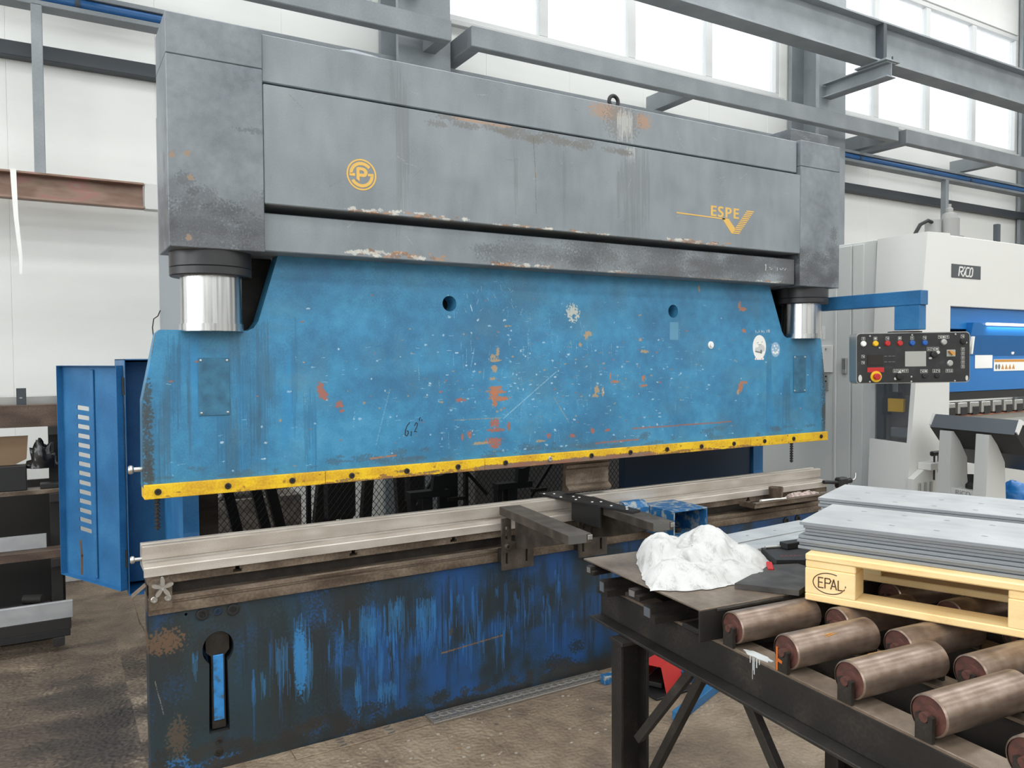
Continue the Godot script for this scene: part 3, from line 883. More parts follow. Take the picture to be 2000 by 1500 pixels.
func hall_steel() -> void:
	# columns
	for q: Array in [[-3.0, "grey steel I column against the white wall far past the blue cabinet"], [2.58, "grey steel I column behind the top of the old press"], [8.05, "grey steel I column carrying the stub bracket under the crane beam"], [13.5, "grey steel I column past the second window band by the white press"]]:
		var s := ST()
		i_beam(s, Vector3(q[0], 0, -3.22), Vector3(q[0], 8.2, -3.22), 0.5, 0.46, 0.05, 0.05)
		solo("steel_column", s, M.hall_steel, q[1], "column", "steel columns along the back wall")
	# wall rails
	var s := ST()
	bx(s, Vector3(-9, 3.90, -3.47), Vector3(20, 4.005, -3.36), 0.004)
	solo("wall_rail", s, M.rail_dark, "dark steel rail running along the white wall panels", "rail")
	var bm := ST()
	bx(bm, Vector3(-9, 4.20, -3.26), Vector3(20, 4.235, -3.12), 0.003)
	bx(bm, Vector3(-9, 4.31, -3.26), Vector3(20, 4.345, -3.12), 0.003)
	bx(bm, Vector3(-9, 4.23, -3.26), Vector3(20, 4.32, -3.22), 0.0)
	solo("support_rail", bm, M.hall_steel, "grey channel rail with the blue pipe lying in it", "rail")
	var pp := thing("blue_pipe", "blue compressed air pipe lying along the grey channel rail", "pipe", Vector3(5, 4.235, -3.16))
	var ps := ST()
	cyl(ps, Vector3(-9, 4.272, -3.155), Vector3(20, 4.272, -3.155), 0.036, 16)
	part(pp, "pipe", ps, M.pipe_blue)
	for x: float in [-0.1, 3.0, 6.0, 8.78, 11.32, 14.0]:
		var r := ST()
		lathe(r, Vector3(x, 4.272, -3.155), Vector3(1, 0, 0), [[0, 0.037], [0, 0.044], [0.03, 0.044], [0.03, 0.037]], 16)
		part(pp, "pipe_clip", r, M.rail_dark)
	# posts
	for q: Array in [[-0.34, 3.01, "thin grey post that holds up the brown steel channel"], [10.74, 0.0, "thin grey post standing behind the white press"]]:
		var p := ST()
		bx(p, Vector3(q[0] - 0.035, q[1], -3.20), Vector3(q[0] + 0.035, 4.21, -3.12), 0.004)
		solo("steel_post", p, M.hall_steel, q[2], "post")
	# brown channel and the strip of tape
	var ch := thing("steel_channel", "rusty brown steel channel hung level in front of the wall", "channel", Vector3(-0.2, 2.83, -3.1))
	var cs := ST()
	bx(cs, Vector3(-2.6, 2.83, -3.16), Vector3(0.32, 3.01, -3.13), 0.002)
	bx(cs, Vector3(-2.6, 3.0, -3.13), Vector3(0.32, 3.015, -3.05), 0.002)
	bx(cs, Vector3(-2.6, 2.825, -3.13), Vector3(0.32, 2.84, -3.05), 0.002)
	part(ch, "channel", cs, M.brown_channel)
	part(ch, "end_plate", box(Vector3(0.325, 2.825, -3.16), Vector3(0.60, 3.015, -3.06), 0.003), M.grey_machine)
	var tp := ST()
	var pts := [[-0.50, 3.02], [-0.495, 2.85], [-0.49, 2.7], [-0.475, 2.5], [-0.468, 2.42], [-0.47, 2.30]]
	for i in pts.size() - 1:
		var wa := 0.036 - 0.004 * i
		var a := Vector3(pts[i][0], pts[i][1], -3.035 + 0.006 * (i % 2))
		var b := Vector3(pts[i + 1][0], pts[i + 1][1], -3.035 + 0.006 * ((i + 1) % 2))
		for e: float in [0.0, -0.003]:
			quad(tp, a + Vector3(-wa / 2, 0, e), a + Vector3(wa / 2, 0, e), b + Vector3(wa / 2 - 0.002, 0, e), b + Vector3(-wa / 2 + 0.002, 0, e), Vector3(0, 0, 1 if e == 0.0 else -1))
	solo("tape_strip", tp, M.white, "white strip of plastic tape hanging from the brown channel", "tape")
	# frames of square tube in front of the wall
	for q: Array in [[-3.2, 2.68, [-2.9, 0.0, 2.62], "grey square tube frame ending at the column behind the old press"], [2.87, 8.89, [2.93, 5.46, 8.83], "long grey square tube frame below the first window band"], [9.05, 15.0, [9.11, 11.25, 14.9], "grey square tube frame above the white press"]]:
		var t := thing("tube_frame", q[3], "frame", Vector3(q[0], 4.385, -2.7), "tube frames below the windows")
		part(t, "long_tube", box(Vector3(q[0], 4.385, -2.76), Vector3(q[1], 4.56, -2.66), 0.006), M.hall_steel)
		for cx: float in q[2]:
			var cb := ST()
			bx(cb, Vector3(cx - 0.06, 4.385, -3.36), Vector3(cx + 0.06, 4.40, -2.76), 0.002)
			bx(cb, Vector3(cx - 0.06, 4.545, -3.36), Vector3(cx + 0.06, 4.56, -2.76), 0.002)
			bx(cb, Vector3(cx - 0.06, 4.40, -3.36), Vector3(cx - 0.045, 4.545, -2.76), 0.0)
			part(t, "cross_tube", cb, M.hall_steel)
	# crane beam on stub brackets
	var cr := thing("crane_beam", "deep grey steel crane beam crossing in front of the windows", "beam", Vector3(8, 5.03, -2.31))
	var c2 := ST()
	i_beam(c2, Vector3(-9, 5.26, -2.31), Vector3(20, 5.26, -2.31), 0.22, 0.46, 0.014, 0.022)
	part(cr, "girder", c2, M.hall_steel)
	part(cr, "rail", box(Vector3(-9, 5.49, -2.34), Vector3(20, 5.53, -2.28), 0.004), M.rail_dark)
	for q: Array in [[2.45, "short grey I bracket on the column behind the old press"], [7.92, "short grey I bracket stub holding up the crane beam by the windows"], [13.4, "short grey I bracket at the far end of the crane beam"]]:
		var b := thing("beam_bracket", q[1], "bracket", Vector3(q[0], 4.84, -2.98), "crane beam brackets")
		var bs := ST()
		i_beam(bs, Vector3(q[0], 4.925, -2.98), Vector3(q[0], 4.925, -2.12), 0.16, 0.17, 0.012, 0.014)
		part(b, "bracket_beam", bs, M.hall_steel)
		part(b, "pad_plate", box(Vector3(q[0] - 0.13, 5.01, -2.50), Vector3(q[0] + 0.13, 5.03, -2.10), 0.003), M.hall_steel)
		part(b, "stiffener", box(Vector3(q[0] - 0.03, 5.05, -2.296), Vector3(q[0] + 0.03, 5.47, -2.20), 0.003), M.rail_dark)
		part(b, "hook_bolt", box(Vector3(q[0] + 0.10, 5.05, -2.19), Vector3(q[0] + 0.115, 5.11, -2.175), 0.002), M.rail_dark)
# ------------------------------------------------------------------ the old press brake
func press_brake() -> void:
	var t := thing("press_brake", "large old press brake with worn blue ram and grey upper beam", "press brake", Vector3(2.04, 0, -0.4))
	# bed plate with its keyhole slots
	var kh := func(x: float) -> Array:
		var o: Array = []
		o.append_array(circle(Vector2(x, 0.505), 0.062, 20, 0.072, -0.95, PI + 0.95))
		o.append_array([Vector2(x - 0.041, 0.155), Vector2(x + 0.041, 0.155)])
		return o
	var s := ST()
	ext(s, [Vector2(0, 0), Vector2(4.07, 0), Vector2(4.07, 0.69), Vector2(0, 0.69)], -0.10, 0.0, Transform3D.IDENTITY, [kh.call(0.262), kh.call(3.808), circle(Vector2(0.14, 0.668), 0.006, 10)])
	part(t, "bed_plate", s, M.bed)
	for x: float in [0.262, 3.808]:
		part(t, "slot_back", box(Vector3(x - 0.08, 0.1, -0.2), Vector3(x + 0.08, 0.62, -0.12), 0.0), M.dark_steel)  # dark backing stands in for the shade inside the slot
		var ls := ST()
		ext(ls, [Vector2(x - 0.026, 0.165), Vector2(x + 0.028, 0.165), Vector2(x + 0.028, 0.47), Vector2(x + 0.046, 0.49), Vector2(x + 0.046, 0.545), Vector2(x + 0.03, 0.572), Vector2(x - 0.03, 0.572), Vector2(x - 0.046, 0.545), Vector2(x - 0.046, 0.49), Vector2(x - 0.026, 0.47)], -0.09, -0.016)
		var lv := part(t, "lever", ls, M.dark_steel)
		part(lv, "lever_face", box(Vector3(x - 0.02, 0.20, -0.016), Vector3(x + 0.022, 0.475, -0.008), 0.003), M.lever_blue)
	for q: Array in [[0.202, 0.022], [0.323, 0.022], [0.259, 0.012]]:
		pass
	bolt(t, Vector3(0.202, 0.658, 0.0), Vector3(0, 0, 1), 0.024, M.black_oxide, "bolt", 0.008)
	bolt(t, Vector3(0.323, 0.658, 0.0), Vector3(0, 0, 1), 0.024, M.black_oxide, "bolt", 0.008)
	bolt(t, Vector3(0.262, 0.660, 0.0), Vector3(0, 0, 1), 0.016, M.navy, "bolt", 0.005)
	bolt(t, Vector3(0.259, 0.117, 0.0), Vector3(0, 0, 1), 0.014, M.dark_steel, "bolt", 0.005)
	bolt(t, Vector3(0.256, 0.072, 0.0), Vector3(0, 0, 1), 0.018, M.dark_steel, "bolt", 0.005)
	bolt(t, Vector3(3.70, 0.655, 0.0), Vector3(0, 0, 1), 0.024, M.black_oxide, "bolt", 0.008)
	bolt(t, Vector3(3.81, 0.658, 0.0), Vector3(0, 0, 1), 0.024, M.black_oxide, "bolt", 0.008)
	# bed rails: lower strip, slot, upper strip with T slots
	var rl := ST()
	ext_x(rl, [Vector2(-0.12, 0.69), Vector2(0.02, 0.69), Vector2(0.02, 0.728), Vector2(0.014, 0.731), Vector2(0.014, 0.738), Vector2(0.02, 0.741), Vector2(0.02, 0.754), Vector2(0.015, 0.759), Vector2(-0.12, 0.759)], 0.0, 4.07)
	part(t, "lower_rail", rl, M.bed_steel)
	part(t, "rail_core", box(Vector3(0.002, 0.757, -0.12), Vector3(4.068, 0.816, -0.03), 0.0), M.dark_steel)
	var poly: Array = [Vector2(0, 0.812)]
	poly.append(Vector2(4.07, 0.812))
	poly.append(Vector2(4.07, 0.868))
	var slots := [0.34, 0.84, 1.34, 1.84, 2.34, 2.84, 3.34, 3.84]
	for i in range(slots.size() - 1, -1, -1):
		var x: float = slots[i]
		poly.append_array([Vector2(x + 0.009, 0.868), Vector2(x + 0.009, 0.832), Vector2(x + 0.018, 0.832), Vector2(x + 0.018, 0.819), Vector2(x - 0.018, 0.819), Vector2(x - 0.018, 0.832), Vector2(x - 0.009, 0.832), Vector2(x - 0.009, 0.868)])
	poly.append(Vector2(0, 0.868))
	var ur := ST()
	ext(ur, poly, -0.12, 0.02)
	part(t, "upper_rail", ur, M.bed_steel)
	# end plate with star knob at the left end of the rails
	var kp := ST()
	ext(kp, [Vector2(0.002, 0.715), Vector2(0.085, 0.715), Vector2(0.087, 0.822), Vector2(0.073, 0.838), Vector2(0.016, 0.836), Vector2(0.002, 0.818)], 0.0205, 0.034)
	var plate := part(t, "end_plate", kp, M.bed_steel)
	bolt(plate, Vector3(0.020, 0.757, 0.034), Vector3(0, 0, 1), 0.013, M.bright_steel, "bolt", 0.008)
	bolt(plate, Vector3(0.070, 0.757, 0.034), Vector3(0, 0, 1), 0.013, M.bright_steel, "bolt", 0.008)
	var star: Array = []
	for i in 50:
		var a := TAU * i / 50.0 + PI / 2
		star.append(Vector2(0.049, 0.806) + Vector2(cos(a), sin(a)) * (0.026 + 0.016 * cos(5.0 * (a - PI / 2))))
	var sk := ST()
	ext(sk, star, 0.046, 0.062, Transform3D.IDENTITY, [circle(Vector2(0.049, 0.806), 0.009, 14)])
	cyl(sk, Vector3(0.049, 0.806, 0.03), Vector3(0.049, 0.806, 0.047), 0.014, 14)
	part(t, "star_knob", sk, M.bright_steel)
	var wp := ST()
	for q: Array in [[Vector3(-0.005, 0.81, -0.01), Vector3(-0.055, 0.77, -0.01)], [Vector3(-0.055, 0.77, -0.01), Vector3(-0.03, 0.66, -0.01)], [Vector3(-0.03, 0.66, -0.01), Vector3(-0.012, 0.62, -0.01)]]:
		bar(wp, q[0], q[1], 0.05, 0.004)
	part(t, "bent_bracket", wp, M.bed_steel)
	# ram
	var rp: Array = [Vector2(-0.007, 1.195), Vector2(4.078, 1.195), Vector2(4.078, 1.49), Vector2(4.03, 1.80), Vector2(4.02, 1.82), Vector2(3.70, 1.82), Vector2(3.675, 1.832), Vector2(3.655, 1.86), Vector2(3.54, 2.14), Vector2(3.54, 2.20), Vector2(0.53, 2.20), Vector2(0.53, 2.14), Vector2(0.445, 1.86), Vector2(0.425, 1.832), Vector2(0.40, 1.82), Vector2(0.065, 1.82), Vector2(0.05, 1.805), Vector2(-0.004, 1.54)]
	var rs := ST()
	ext(rs, rp, -0.10, 0.0, Transform3D.IDENTITY, [circle(Vector2(1.337, 1.962), 0.037, 28), circle(Vector2(2.751, 1.962), 0.037, 28)])
	var ram := part(t, "ram", rs, M.ram)
	for x: float in [1.337, 2.751]:
		part(ram, "hole_back", box(Vector3(x - 0.05, 1.91, -0.13), Vector3(x + 0.05, 2.01, -0.125), 0.0), M.dark_steel)  # dark plate stands in for the darkness inside the hole
	for q: Array in [[0.203, 0.325], [3.762, 3.878]]:
		var cv := part(ram, "cover_plate", box(Vector3(q[0], 1.472, 0.0), Vector3(q[1], 1.708, 0.004), 0.0015), M.cover_blue)
		for dx: float in [0.01, q[1] - q[0] - 0.01]:
			for y: float in [1.483, 1.697]:
				var bs := ST()
				lathe(bs, Vector3(q[0] + dx, y, 0.004), Vector3(0, 0, 1), [[0, 0.006], [0.003, 0.0045], [0.004, 0.0]], 10)
				part(cv, "screw", bs, M.bright_steel)
	for q: Array in [[Vector3(-0.007, 1.266, -0.04), 0.05]]:
		var pb := ST()
		lathe(pb, q[0], Vector3(-1, 0, 0), [[0, 0.010], [0.03, 0.010], [0.03, 0.013], [0.036, 0.018], [0.044, 0.018], [0.05, 0.014], [0.05, 0.0]], 12)
		part(ram, "side_bolt", pb, M.bright_steel)
	var nut := ST()
	lathe(nut, Vector3(3.043, 1.771, 0), Vector3(0, 0, 1), [[0, 0.022], [0.004, 0.022], [0.004, 0.013], [0.014, 0.012], [0.014, 0.0]], 18)
	part(ram, "white_nut", nut, M.white)
	var st1 := ST()
	var egg: Array = []
	for i in 28:
		var an := deg_to_rad(-58.0) + deg_to_rad(296.0) * i / 27.0
		egg.append(Vector2(3.453 + cos(an) * 0.058, 1.764 + sin(an) * (0.070 if sin(an) > 0.0 else 0.080)))
	egg.append_array([Vector2(3.416, 1.694), Vector2(3.414, 1.682), Vector2(3.492, 1.682), Vector2(3.492, 1.694)])
	ext(st1, egg, 0.0, 0.001)
	var sticker := part(ram, "oval_sticker", st1, M.white)
	var sp := ST()
	ext(sp, [Vector2(3.412, 1.745), Vector2(3.418, 1.757), Vector2(3.442, 1.760), Vector2(3.450, 1.774), Vector2(3.488, 1.772), Vector2(3.500, 1.755), Vector2(3.500, 1.738), Vector2(3.478, 1.730), Vector2(3.420, 1.732)], 0.001, 0.0013)
	part(sticker, "pale_print", sp, M.sticker_pale)
	var sq := ST()
	ext(sq, [Vector2(3.416, 1.730), Vector2(3.464, 1.722), Vector2(3.464, 1.730), Vector2(3.416, 1.738)], 0.001, 0.0016)
	ext(sq, circle(Vector2(3.468, 1.732), 0.009, 12, 0.013), 0.001, 0.0016)
	stroke(sq, [Vector2(3.440, 1.775), Vector2(3.470, 1.776)], 0.003, 0.001, 0.0016)
	stroke(sq, [Vector2(3.43, 1.789), Vector2(3.434, 1.783), Vector2(3.445, 1.790)], 0.002, 0.001, 0.0016)
	stroke(sq, [Vector2(3.476, 1.796), Vector2(3.474, 1.786)], 0.003, 0.001, 0.0016)
	part(sticker, "dark_print", sq, M.grey_print)
	for x: float in [3.426, 3.474]:
		part(sticker, "red_print", box(Vector3(x - 0.003, 1.685, 0.001), Vector3(x + 0.003, 1.691, 0.0016), 0.0), M.red)
	var st2 := ST()
	ext(st2, circle(Vector2(3.597, 1.745), 0.040, 24, 0.046), 0.0, 0.0008)
	var torn := part(ram, "torn_sticker", st2, M.sticker_grey)
	var st3 := ST()
	for q: Array in [[3.578, 1.728, 0.010], [3.595, 1.722, 0.009], [3.612, 1.728, 0.011], [3.622, 1.742, 0.007], [3.600, 1.752, 0.006], [3.572, 1.745, 0.006], [3.588, 1.768, 0.007], [3.612, 1.770, 0.005]]:
		ext(st3, circle(Vector2(q[0], q[1]), q[2], 7, q[2] * 0.8), 0.0008, 0.0012)
	part(torn, "pale_print", st3, M.white)
	var lab := ST()
	ext(lab, [Vector2(2.725, 1.80), Vector2(2.79, 1.80), Vector2(2.79, 1.90), Vector2(2.725, 1.90)], 0.0, 0.0008)
	part(ram, "faded_sticker", lab, M.faded_blue)
	var hx := ST()
	for q: Array in [[3.420, 1.863, 0.004, -0.016], [3.437, 1.852, 0.003, -0.004], [3.448, 1.862, 0.003, -0.010], [3.470, 1.862, 0.005, -0.010], [3.478, 1.852, 0.004, 0.010], [3.492, 1.860, 0.002, -0.012], [3.522, 1.866, -0.003, -0.014], [3.532, 1.868, 0.002, -0.016], [3.540, 1.868, 0.001, -0.014]]:
		stroke(hx, [Vector2(q[0], q[1]), Vector2(q[0] + q[2], q[1] + q[3])], 0.004, 0.0, 0.0006)
	part(ram, "pen_marks", hx, M.print_white)
	var hw := ST()
	stroke(hw, [Vector2(1.126, 1.402), Vector2(1.113, 1.388), Vector2(1.104, 1.367), Vector2(1.103, 1.345), Vector2(1.110, 1.340), Vector2(1.119, 1.352), Vector2(1.118, 1.362), Vector2(1.112, 1.364)], 0.004, 0.0, 0.0008)
	stroke(hw, [Vector2(1.134, 1.360), Vector2(1.132, 1.340)], 0.004, 0.0, 0.0008)
	stroke(hw, [Vector2(1.150, 1.386), Vector2(1.158, 1.400), Vector2(1.165, 1.396), Vector2(1.163, 1.382), Vector2(1.150, 1.359), Vector2(1.162, 1.358)], 0.0035, 0.0, 0.0008)
	stroke(hw, [Vector2(1.180, 1.424), Vector2(1.175, 1.416), Vector2(1.176, 1.408)], 0.0035, 0.0, 0.0008)
	stroke(hw, [Vector2(1.188, 1.414), Vector2(1.187, 1.407)], 0.0035, 0.0, 0.0008)
	part(ram, "handwriting", hw, M.ink)
	# seam strip and yellow clamps
	part(t, "clamp_seat", box(Vector3(-0.005, 1.17, -0.09), Vector3(4.076, 1.196, -0.004), 0.0), M.dark_steel)
	var seams := [-0.007, 0.717, 1.513, 2.556, 3.36, 4.078]
	for i in 5:
		var cl := part(t, "yellow_clamp", box(Vector3(seams[i] + 0.001, 1.152, -0.085), Vector3(seams[i + 1] - 0.001, 1.208, 0.022), 0.002), M.yellow_clamp)
		for k in 16:
			var bxp := 0.043 + 0.266 * k
			if bxp > seams[i] and bxp < seams[i + 1]:
				bolt(cl, Vector3(bxp * 0.9935, 1.180, 0.0221), Vector3(0, 0, 1), 0.013, M.bright_steel if k == 7 else M.dark_steel, "bolt", 0.006)
	for x: float in [0.041, 3.745]:
		var cs := ST()
		for i in 8:
			var y := 1.150 - i * 0.0155
			lathe(cs, Vector3(x, y, 0.005), Vector3(0, -1, 0), [[0, 0.006], [0.002, 0.011], [0.009, 0.011], [0.011, 0.006]], 8)
		cyl(cs, Vector3(x, 1.152, 0.005), Vector3(x, 1.026, 0.005), 0.006, 8)
		part(t, "spring", cs, M.black_oxide)
	# rods and glands
	for x: float in [0.262, 3.86]:
		var rd := ST()
		lathe(rd, Vector3(x, 1.815, -0.015), Vector3(0, 1, 0), [[0, 0.0], [0, 0.124], [0.03, 0.124], [0.03, 0.119], [0.26, 0.119]], 56)
		part(t, "piston_rod", rd, M.chrome, "polished steel piston rod")
		var gl := ST()
		lathe(gl, Vector3(x, 2.035, -0.015), Vector3(0, 1, 0), [[0, 0.119], [0, 0.154], [0.004, 0.158], [0.032, 0.158], [0.034, 0.155], [0.037, 0.158], [0.13, 0.158]], 56)
		part(t, "cylinder_gland", gl, M.gland_black)
	# head boxes
	for q: Array in [[0.085, 0.442], [3.637, 4.005]]:
		var hb := part(t, "head_box", box(Vector3(q[0], 2.132, -0.15), Vector3(q[1], 2.858, 0.15), 0.003), M.head_box)
		part(hb, "box_cap", box(Vector3(q[0], 2.8595, -0.15), Vector3(q[1], 3.015, 0.15), 0.003), M.head_box)
	part(t, "rear_box", box(Vector3(4.146, 2.95, -0.85), Vector3(4.54, 3.283, -0.35), 0.004), M.head_box)
	# upper beam aprons
	var ap := part(t, "upper_beam", box(Vector3(0.444, 2.14, -0.14), Vector3(3.635, 3.005, -0.05), 0.0), M.grey_paint)
	part(ap, "top_apron", box(Vector3(0.444, 2.818, -0.05), Vector3(3.628, 3.008, 0.128), 0.004), M.apron)
	part(ap, "middle_apron", box(Vector3(0.444, 2.326, -0.05), Vector3(3.636, 2.803, 0.15), 0.004), M.apron)
	part(ap, "lower_apron", box(Vector3(0.444, 2.140, -0.05), Vector3(3.624, 2.294, 0.120), 0.004), M.apron)
	var lid := ST()
	bx(lid, Vector3(0.46, 3.009, -0.14), Vector3(3.62, 3.014, 0.10), 0.001)
	part(ap, "lid_sheet", lid, M.rail_dark)
	var flap := ST()
	quad(flap, Vector3(0.72, 3.016, 0.07), Vector3(0.95, 3.016, 0.11), Vector3(0.85, 3.045, 0.06), Vector3(0.76, 3.03, 0.03), Vector3(0, 1, 0.3).normalized())
	quad(flap, Vector3(0.72, 3.014, 0.07), Vector3(0.95, 3.014, 0.11), Vector3(0.85, 3.043, 0.06), Vector3(0.76, 3.028, 0.03), Vector3(0, -1, -0.3).normalized())
	part(ap, "bent_flap", flap, M.grey_paint)
	var eye := ST()
	var ring: Array = []
	for i in 21:
		var a := TAU * i / 20.0
		ring.append(Vector3(2.325 + cos(a) * 0.030, 3.075 + sin(a) * 0.030, 0.0))
	tube(eye, ring, 0.0105, 10)
	cyl(eye, Vector3(2.325, 3.012, 0), Vector3(2.325, 3.05, 0), 0.013, 12)
	lathe(eye, Vector3(2.325, 3.012, 0), Vector3(0, 1, 0), [[0, 0.03], [0.008, 0.028], [0.012, 0.013]], 16)
	part(t, "eye_bolt", eye, M.black_oxide)
	# round emblem and maker's name
	var em := ST()
	var c := Vector2(0.851, 2.487)
	var Z0 := 0.150
	var Z1 := 0.1512
	ext(em, arc_band(c, 0.0595, 0.0665, 0.0, PI, 32), Z0, Z1)
	ext(em, arc_band(c, 0.0595, 0.0665, PI, TAU, 32), Z0, Z1)
	part(ap, "emblem_ring", em, M.gold_print)
	var es := ST()
	var upper := arc_band(c, 0.040, 0.054, deg_to_rad(42), deg_to_rad(178), 22)
	upper.append_array([])
	ext(es, upper, Z0, Z1)
	ext(es, [c + Vector2(-0.054, -0.009), c + Vector2(-0.029, -0.009), c + Vector2(-0.029, 0.003), c + Vector2(-0.040, 0.004), c + Vector2(-0.054, 0.0018)], Z0, Z1)
	ext(es, arc_band(c, 0.040, 0.054, deg_to_rad(212), deg_to_rad(358), 22), Z0, Z1)
	ext(es, [c + Vector2(0.027, -0.003), c + Vector2(0.030, 0.007), c + Vector2(0.054, 0.009), c + Vector2(0.054, -0.0018), c + Vector2(0.040, -0.003)], Z0, Z1)
	part(ap, "emblem_letter", es, M.gold_print)
	var pe := ST()
	var bowl: Array = [c + Vector2(-0.023, 0.027), c + Vector2(-0.017, 0.031), c + Vector2(0.006, 0.031), c + Vector2(0.018, 0.027), c + Vector2(0.026, 0.018), c + Vector2(0.027, 0.008), c + Vector2(0.021, -0.004), c + Vector2(0.012, -0.009), c + Vector2(-0.009, -0.009), c + Vector2(-0.009, -0.030), c + Vector2(-0.023, -0.020)]
	ext(pe, bowl, Z0, Z1, Transform3D.IDENTITY, [[c + Vector2(-0.009, 0.018), c + Vector2(0.004, 0.018), c + Vector2(0.012, 0.012), c + Vector2(0.010, 0.005), c + Vector2(-0.009, 0.004)]])
	part(ap, "emblem_letter", pe, M.gold_print)
	text(ap, "maker_name", "ESPE", 0.058, Transform3D(Basis(), Vector3(3.0, 2.519, 0.1505)), M.gold_print, true, 1.3)
	var sw := ST()
	stroke(sw, [Vector2(2.64, 2.486), Vector2(3.0, 2.482)], 0.007, Z0, Z1)
	ext(sw, [Vector2(2.975, 2.487), Vector2(3.03, 2.486), Vector2(3.085, 2.432), Vector2(3.055, 2.402)], Z0, Z1)
	for i in 13:
		var f := i / 13.0
		var y := 2.405 + f * 0.145
		ext(sw, [Vector2(3.055 + f * 0.125, y), Vector2(3.115 + f * 0.125, y + 0.001), Vector2(3.12 + f * 0.125, y + 0.008), Vector2(3.06 + f * 0.125, y + 0.007)], Z0, Z1)
	part(ap, "maker_swoosh", sw, M.gold_print)
	var ck := ST()
	stroke(ck, [Vector2(3.365, 2.246), Vector2(3.372, 2.250), Vector2(3.370, 2.215)], 0.005, 0.12, 0.1206)
	for q: Array in [[3.40, 2.236, 0.010, -0.006], [3.412, 2.222, 0.012, 0.004], [3.47, 2.236, 0.0, -0.018], [3.495, 2.232, 0.012, -0.008], [3.515, 2.230, 0.008, 0.006], [3.535, 2.224, 0.010, 0.010]]:
		stroke(ck, [Vector2(q[0], q[1]), Vector2(q[0] + q[2], q[1] + q[3])], 0.003, 0.12, 0.1206)
	part(ap, "chalk_mark", ck, M.print_white)
	# side frames
	for q: Array in [[0.20, 0.27], [3.935, 4.03]]:
		var fs := ST()
		ext_x(fs, [Vector2(-0.155, 1.86), Vector2(-0.155, 2.95), Vector2(-1.15, 2.95), Vector2(-1.15, 0.0), Vector2(-0.105, 0.0), Vector2(-0.105, 0.66), Vector2(-0.45, 0.72), Vector2(-0.48, 0.9), Vector2(-0.48, 1.6), Vector2(-0.40, 1.80)], q[0], q[1])
		part(t, "side_frame", fs, M.blue_paint)
		var fg := ST()
		bx(fg, Vector3(q[0] - 0.004, 1.78, -1.152), Vector3(q[1] + 0.004, 2.97, -0.151), 0.002)
		part(t, "frame_cover", fg, M.grey_paint)
	var wr := ST()
	tube(wr, [Vector3(0.192, 1.96, -1.1), Vector3(0.18, 1.93, -1.1), Vector3(0.16, 1.915, -1.1), Vector3(0.153, 1.87, -1.1), Vector3(0.158, 1.80, -1.1)], 0.003, 6)
	part(t, "loose_wire", wr, M.rubber)
	# rear of the machine: tank beam, back panels in the throat
	part(t, "rear_tank", box(Vector3(0.28, 2.2, -1.14), Vector3(3.93, 2.95, -0.16), 0.004), M.grey_paint)
	part(t, "void_shade_box", box(Vector3(0.275, 1.70, -0.5), Vector3(0.56, 2.19, -0.24), 0.0), M.dark_steel)  # dark boxes stand in for the black voids beside the ram
	part(t, "void_shade_box", box(Vector3(3.55, 1.75, -0.5), Vector3(3.93, 2.19, -0.24), 0.0), M.dark_steel)
	part(t, "throat_panel", box(Vector3(2.80, 0.7, -0.56), Vector3(3.93, 1.45, -0.5), 0.003), M.navy)  # blue back panel, its shade put into the navy colour
	part(t, "throat_panel", box(Vector3(0.28, 0.7, -0.95), Vector3(0.42, 1.6, -0.85), 0.003), M.rack_brown)
	# switch cabinet with an open louvred door
	var cab := part(t, "switch_cabinet", cabinet_shell(), M.blue_paint)
	var dx := Vector2(-0.4352, -0.9003)
	var xf := Transform3D(Basis(Vector3(dx.x, 0, dx.y), Vector3.UP, Vector3(dx.x, 0, dx.y).cross(Vector3.UP)), Vector3(0.012, 0.5, -1.138))
	var holes: Array = []
	for i in 14:
		var y := 0.255 + i * 0.0515
		var hp: Array = []
		for k: Array in [[0.335, 0], [0.455, 0]]:
			pass
		hp = [Vector2(0.337, y), Vector2(0.333, y + 0.005), Vector2(0.333, y + 0.018), Vector2(0.337, y + 0.024), Vector2(0.452, y + 0.030), Vector2(0.457, y + 0.025), Vector2(0.457, y + 0.010), Vector2(0.452, y + 0.005)]
		holes.append(hp)
	var ds := ST()
	ext(ds, [Vector2(0.0, 0.0), Vector2(0.605, 0.0), Vector2(0.605, 1.172), Vector2(0.0, 1.172)], -0.002, 0.002, xf, holes)
	var fl := ST()
	bx(fl, Vector3(0.0, 0.0, -0.035), Vector3(0.003, 1.172, 0.002), 0.0, xf)
	bx(fl, Vector3(0.602, 0.0, -0.035), Vector3(0.605, 1.172, 0.002), 0.0, xf)
	bx(fl, Vector3(0.0, 1.169, -0.035), Vector3(0.605, 1.172, 0.002), 0.0, xf)
	bx(fl, Vector3(0.0, 0.0, -0.035), Vector3(0.605, 0.003, 0.002), 0.0, xf)
	bx(fl, Vector3(0.27, 0.02, -0.014), Vector3(0.30, 1.15, -0.002), 0.006, xf)
	var door := part(t, "cabinet_door", ds, M.blue_paint)
	part(door, "door_rim", fl, M.blue_paint)
	for y: float in [0.12, 1.02]:
		var hg := ST()
		cyl(hg, xf * Vector3(-0.006, y, 0.0), xf * Vector3(-0.006, y + 0.09, 0.0), 0.009, 10)
		part(door, "hinge", hg, M.dark_steel)
	var tr := ST()
	stroke(tr, [Vector2(0.45, 0.2), Vector2(0.44, 0.12), Vector2(0.445, 0.02)], 0.022, -0.0026, -0.002, xf)
	part(door, "worn_patch", tr, M.rack_brown)

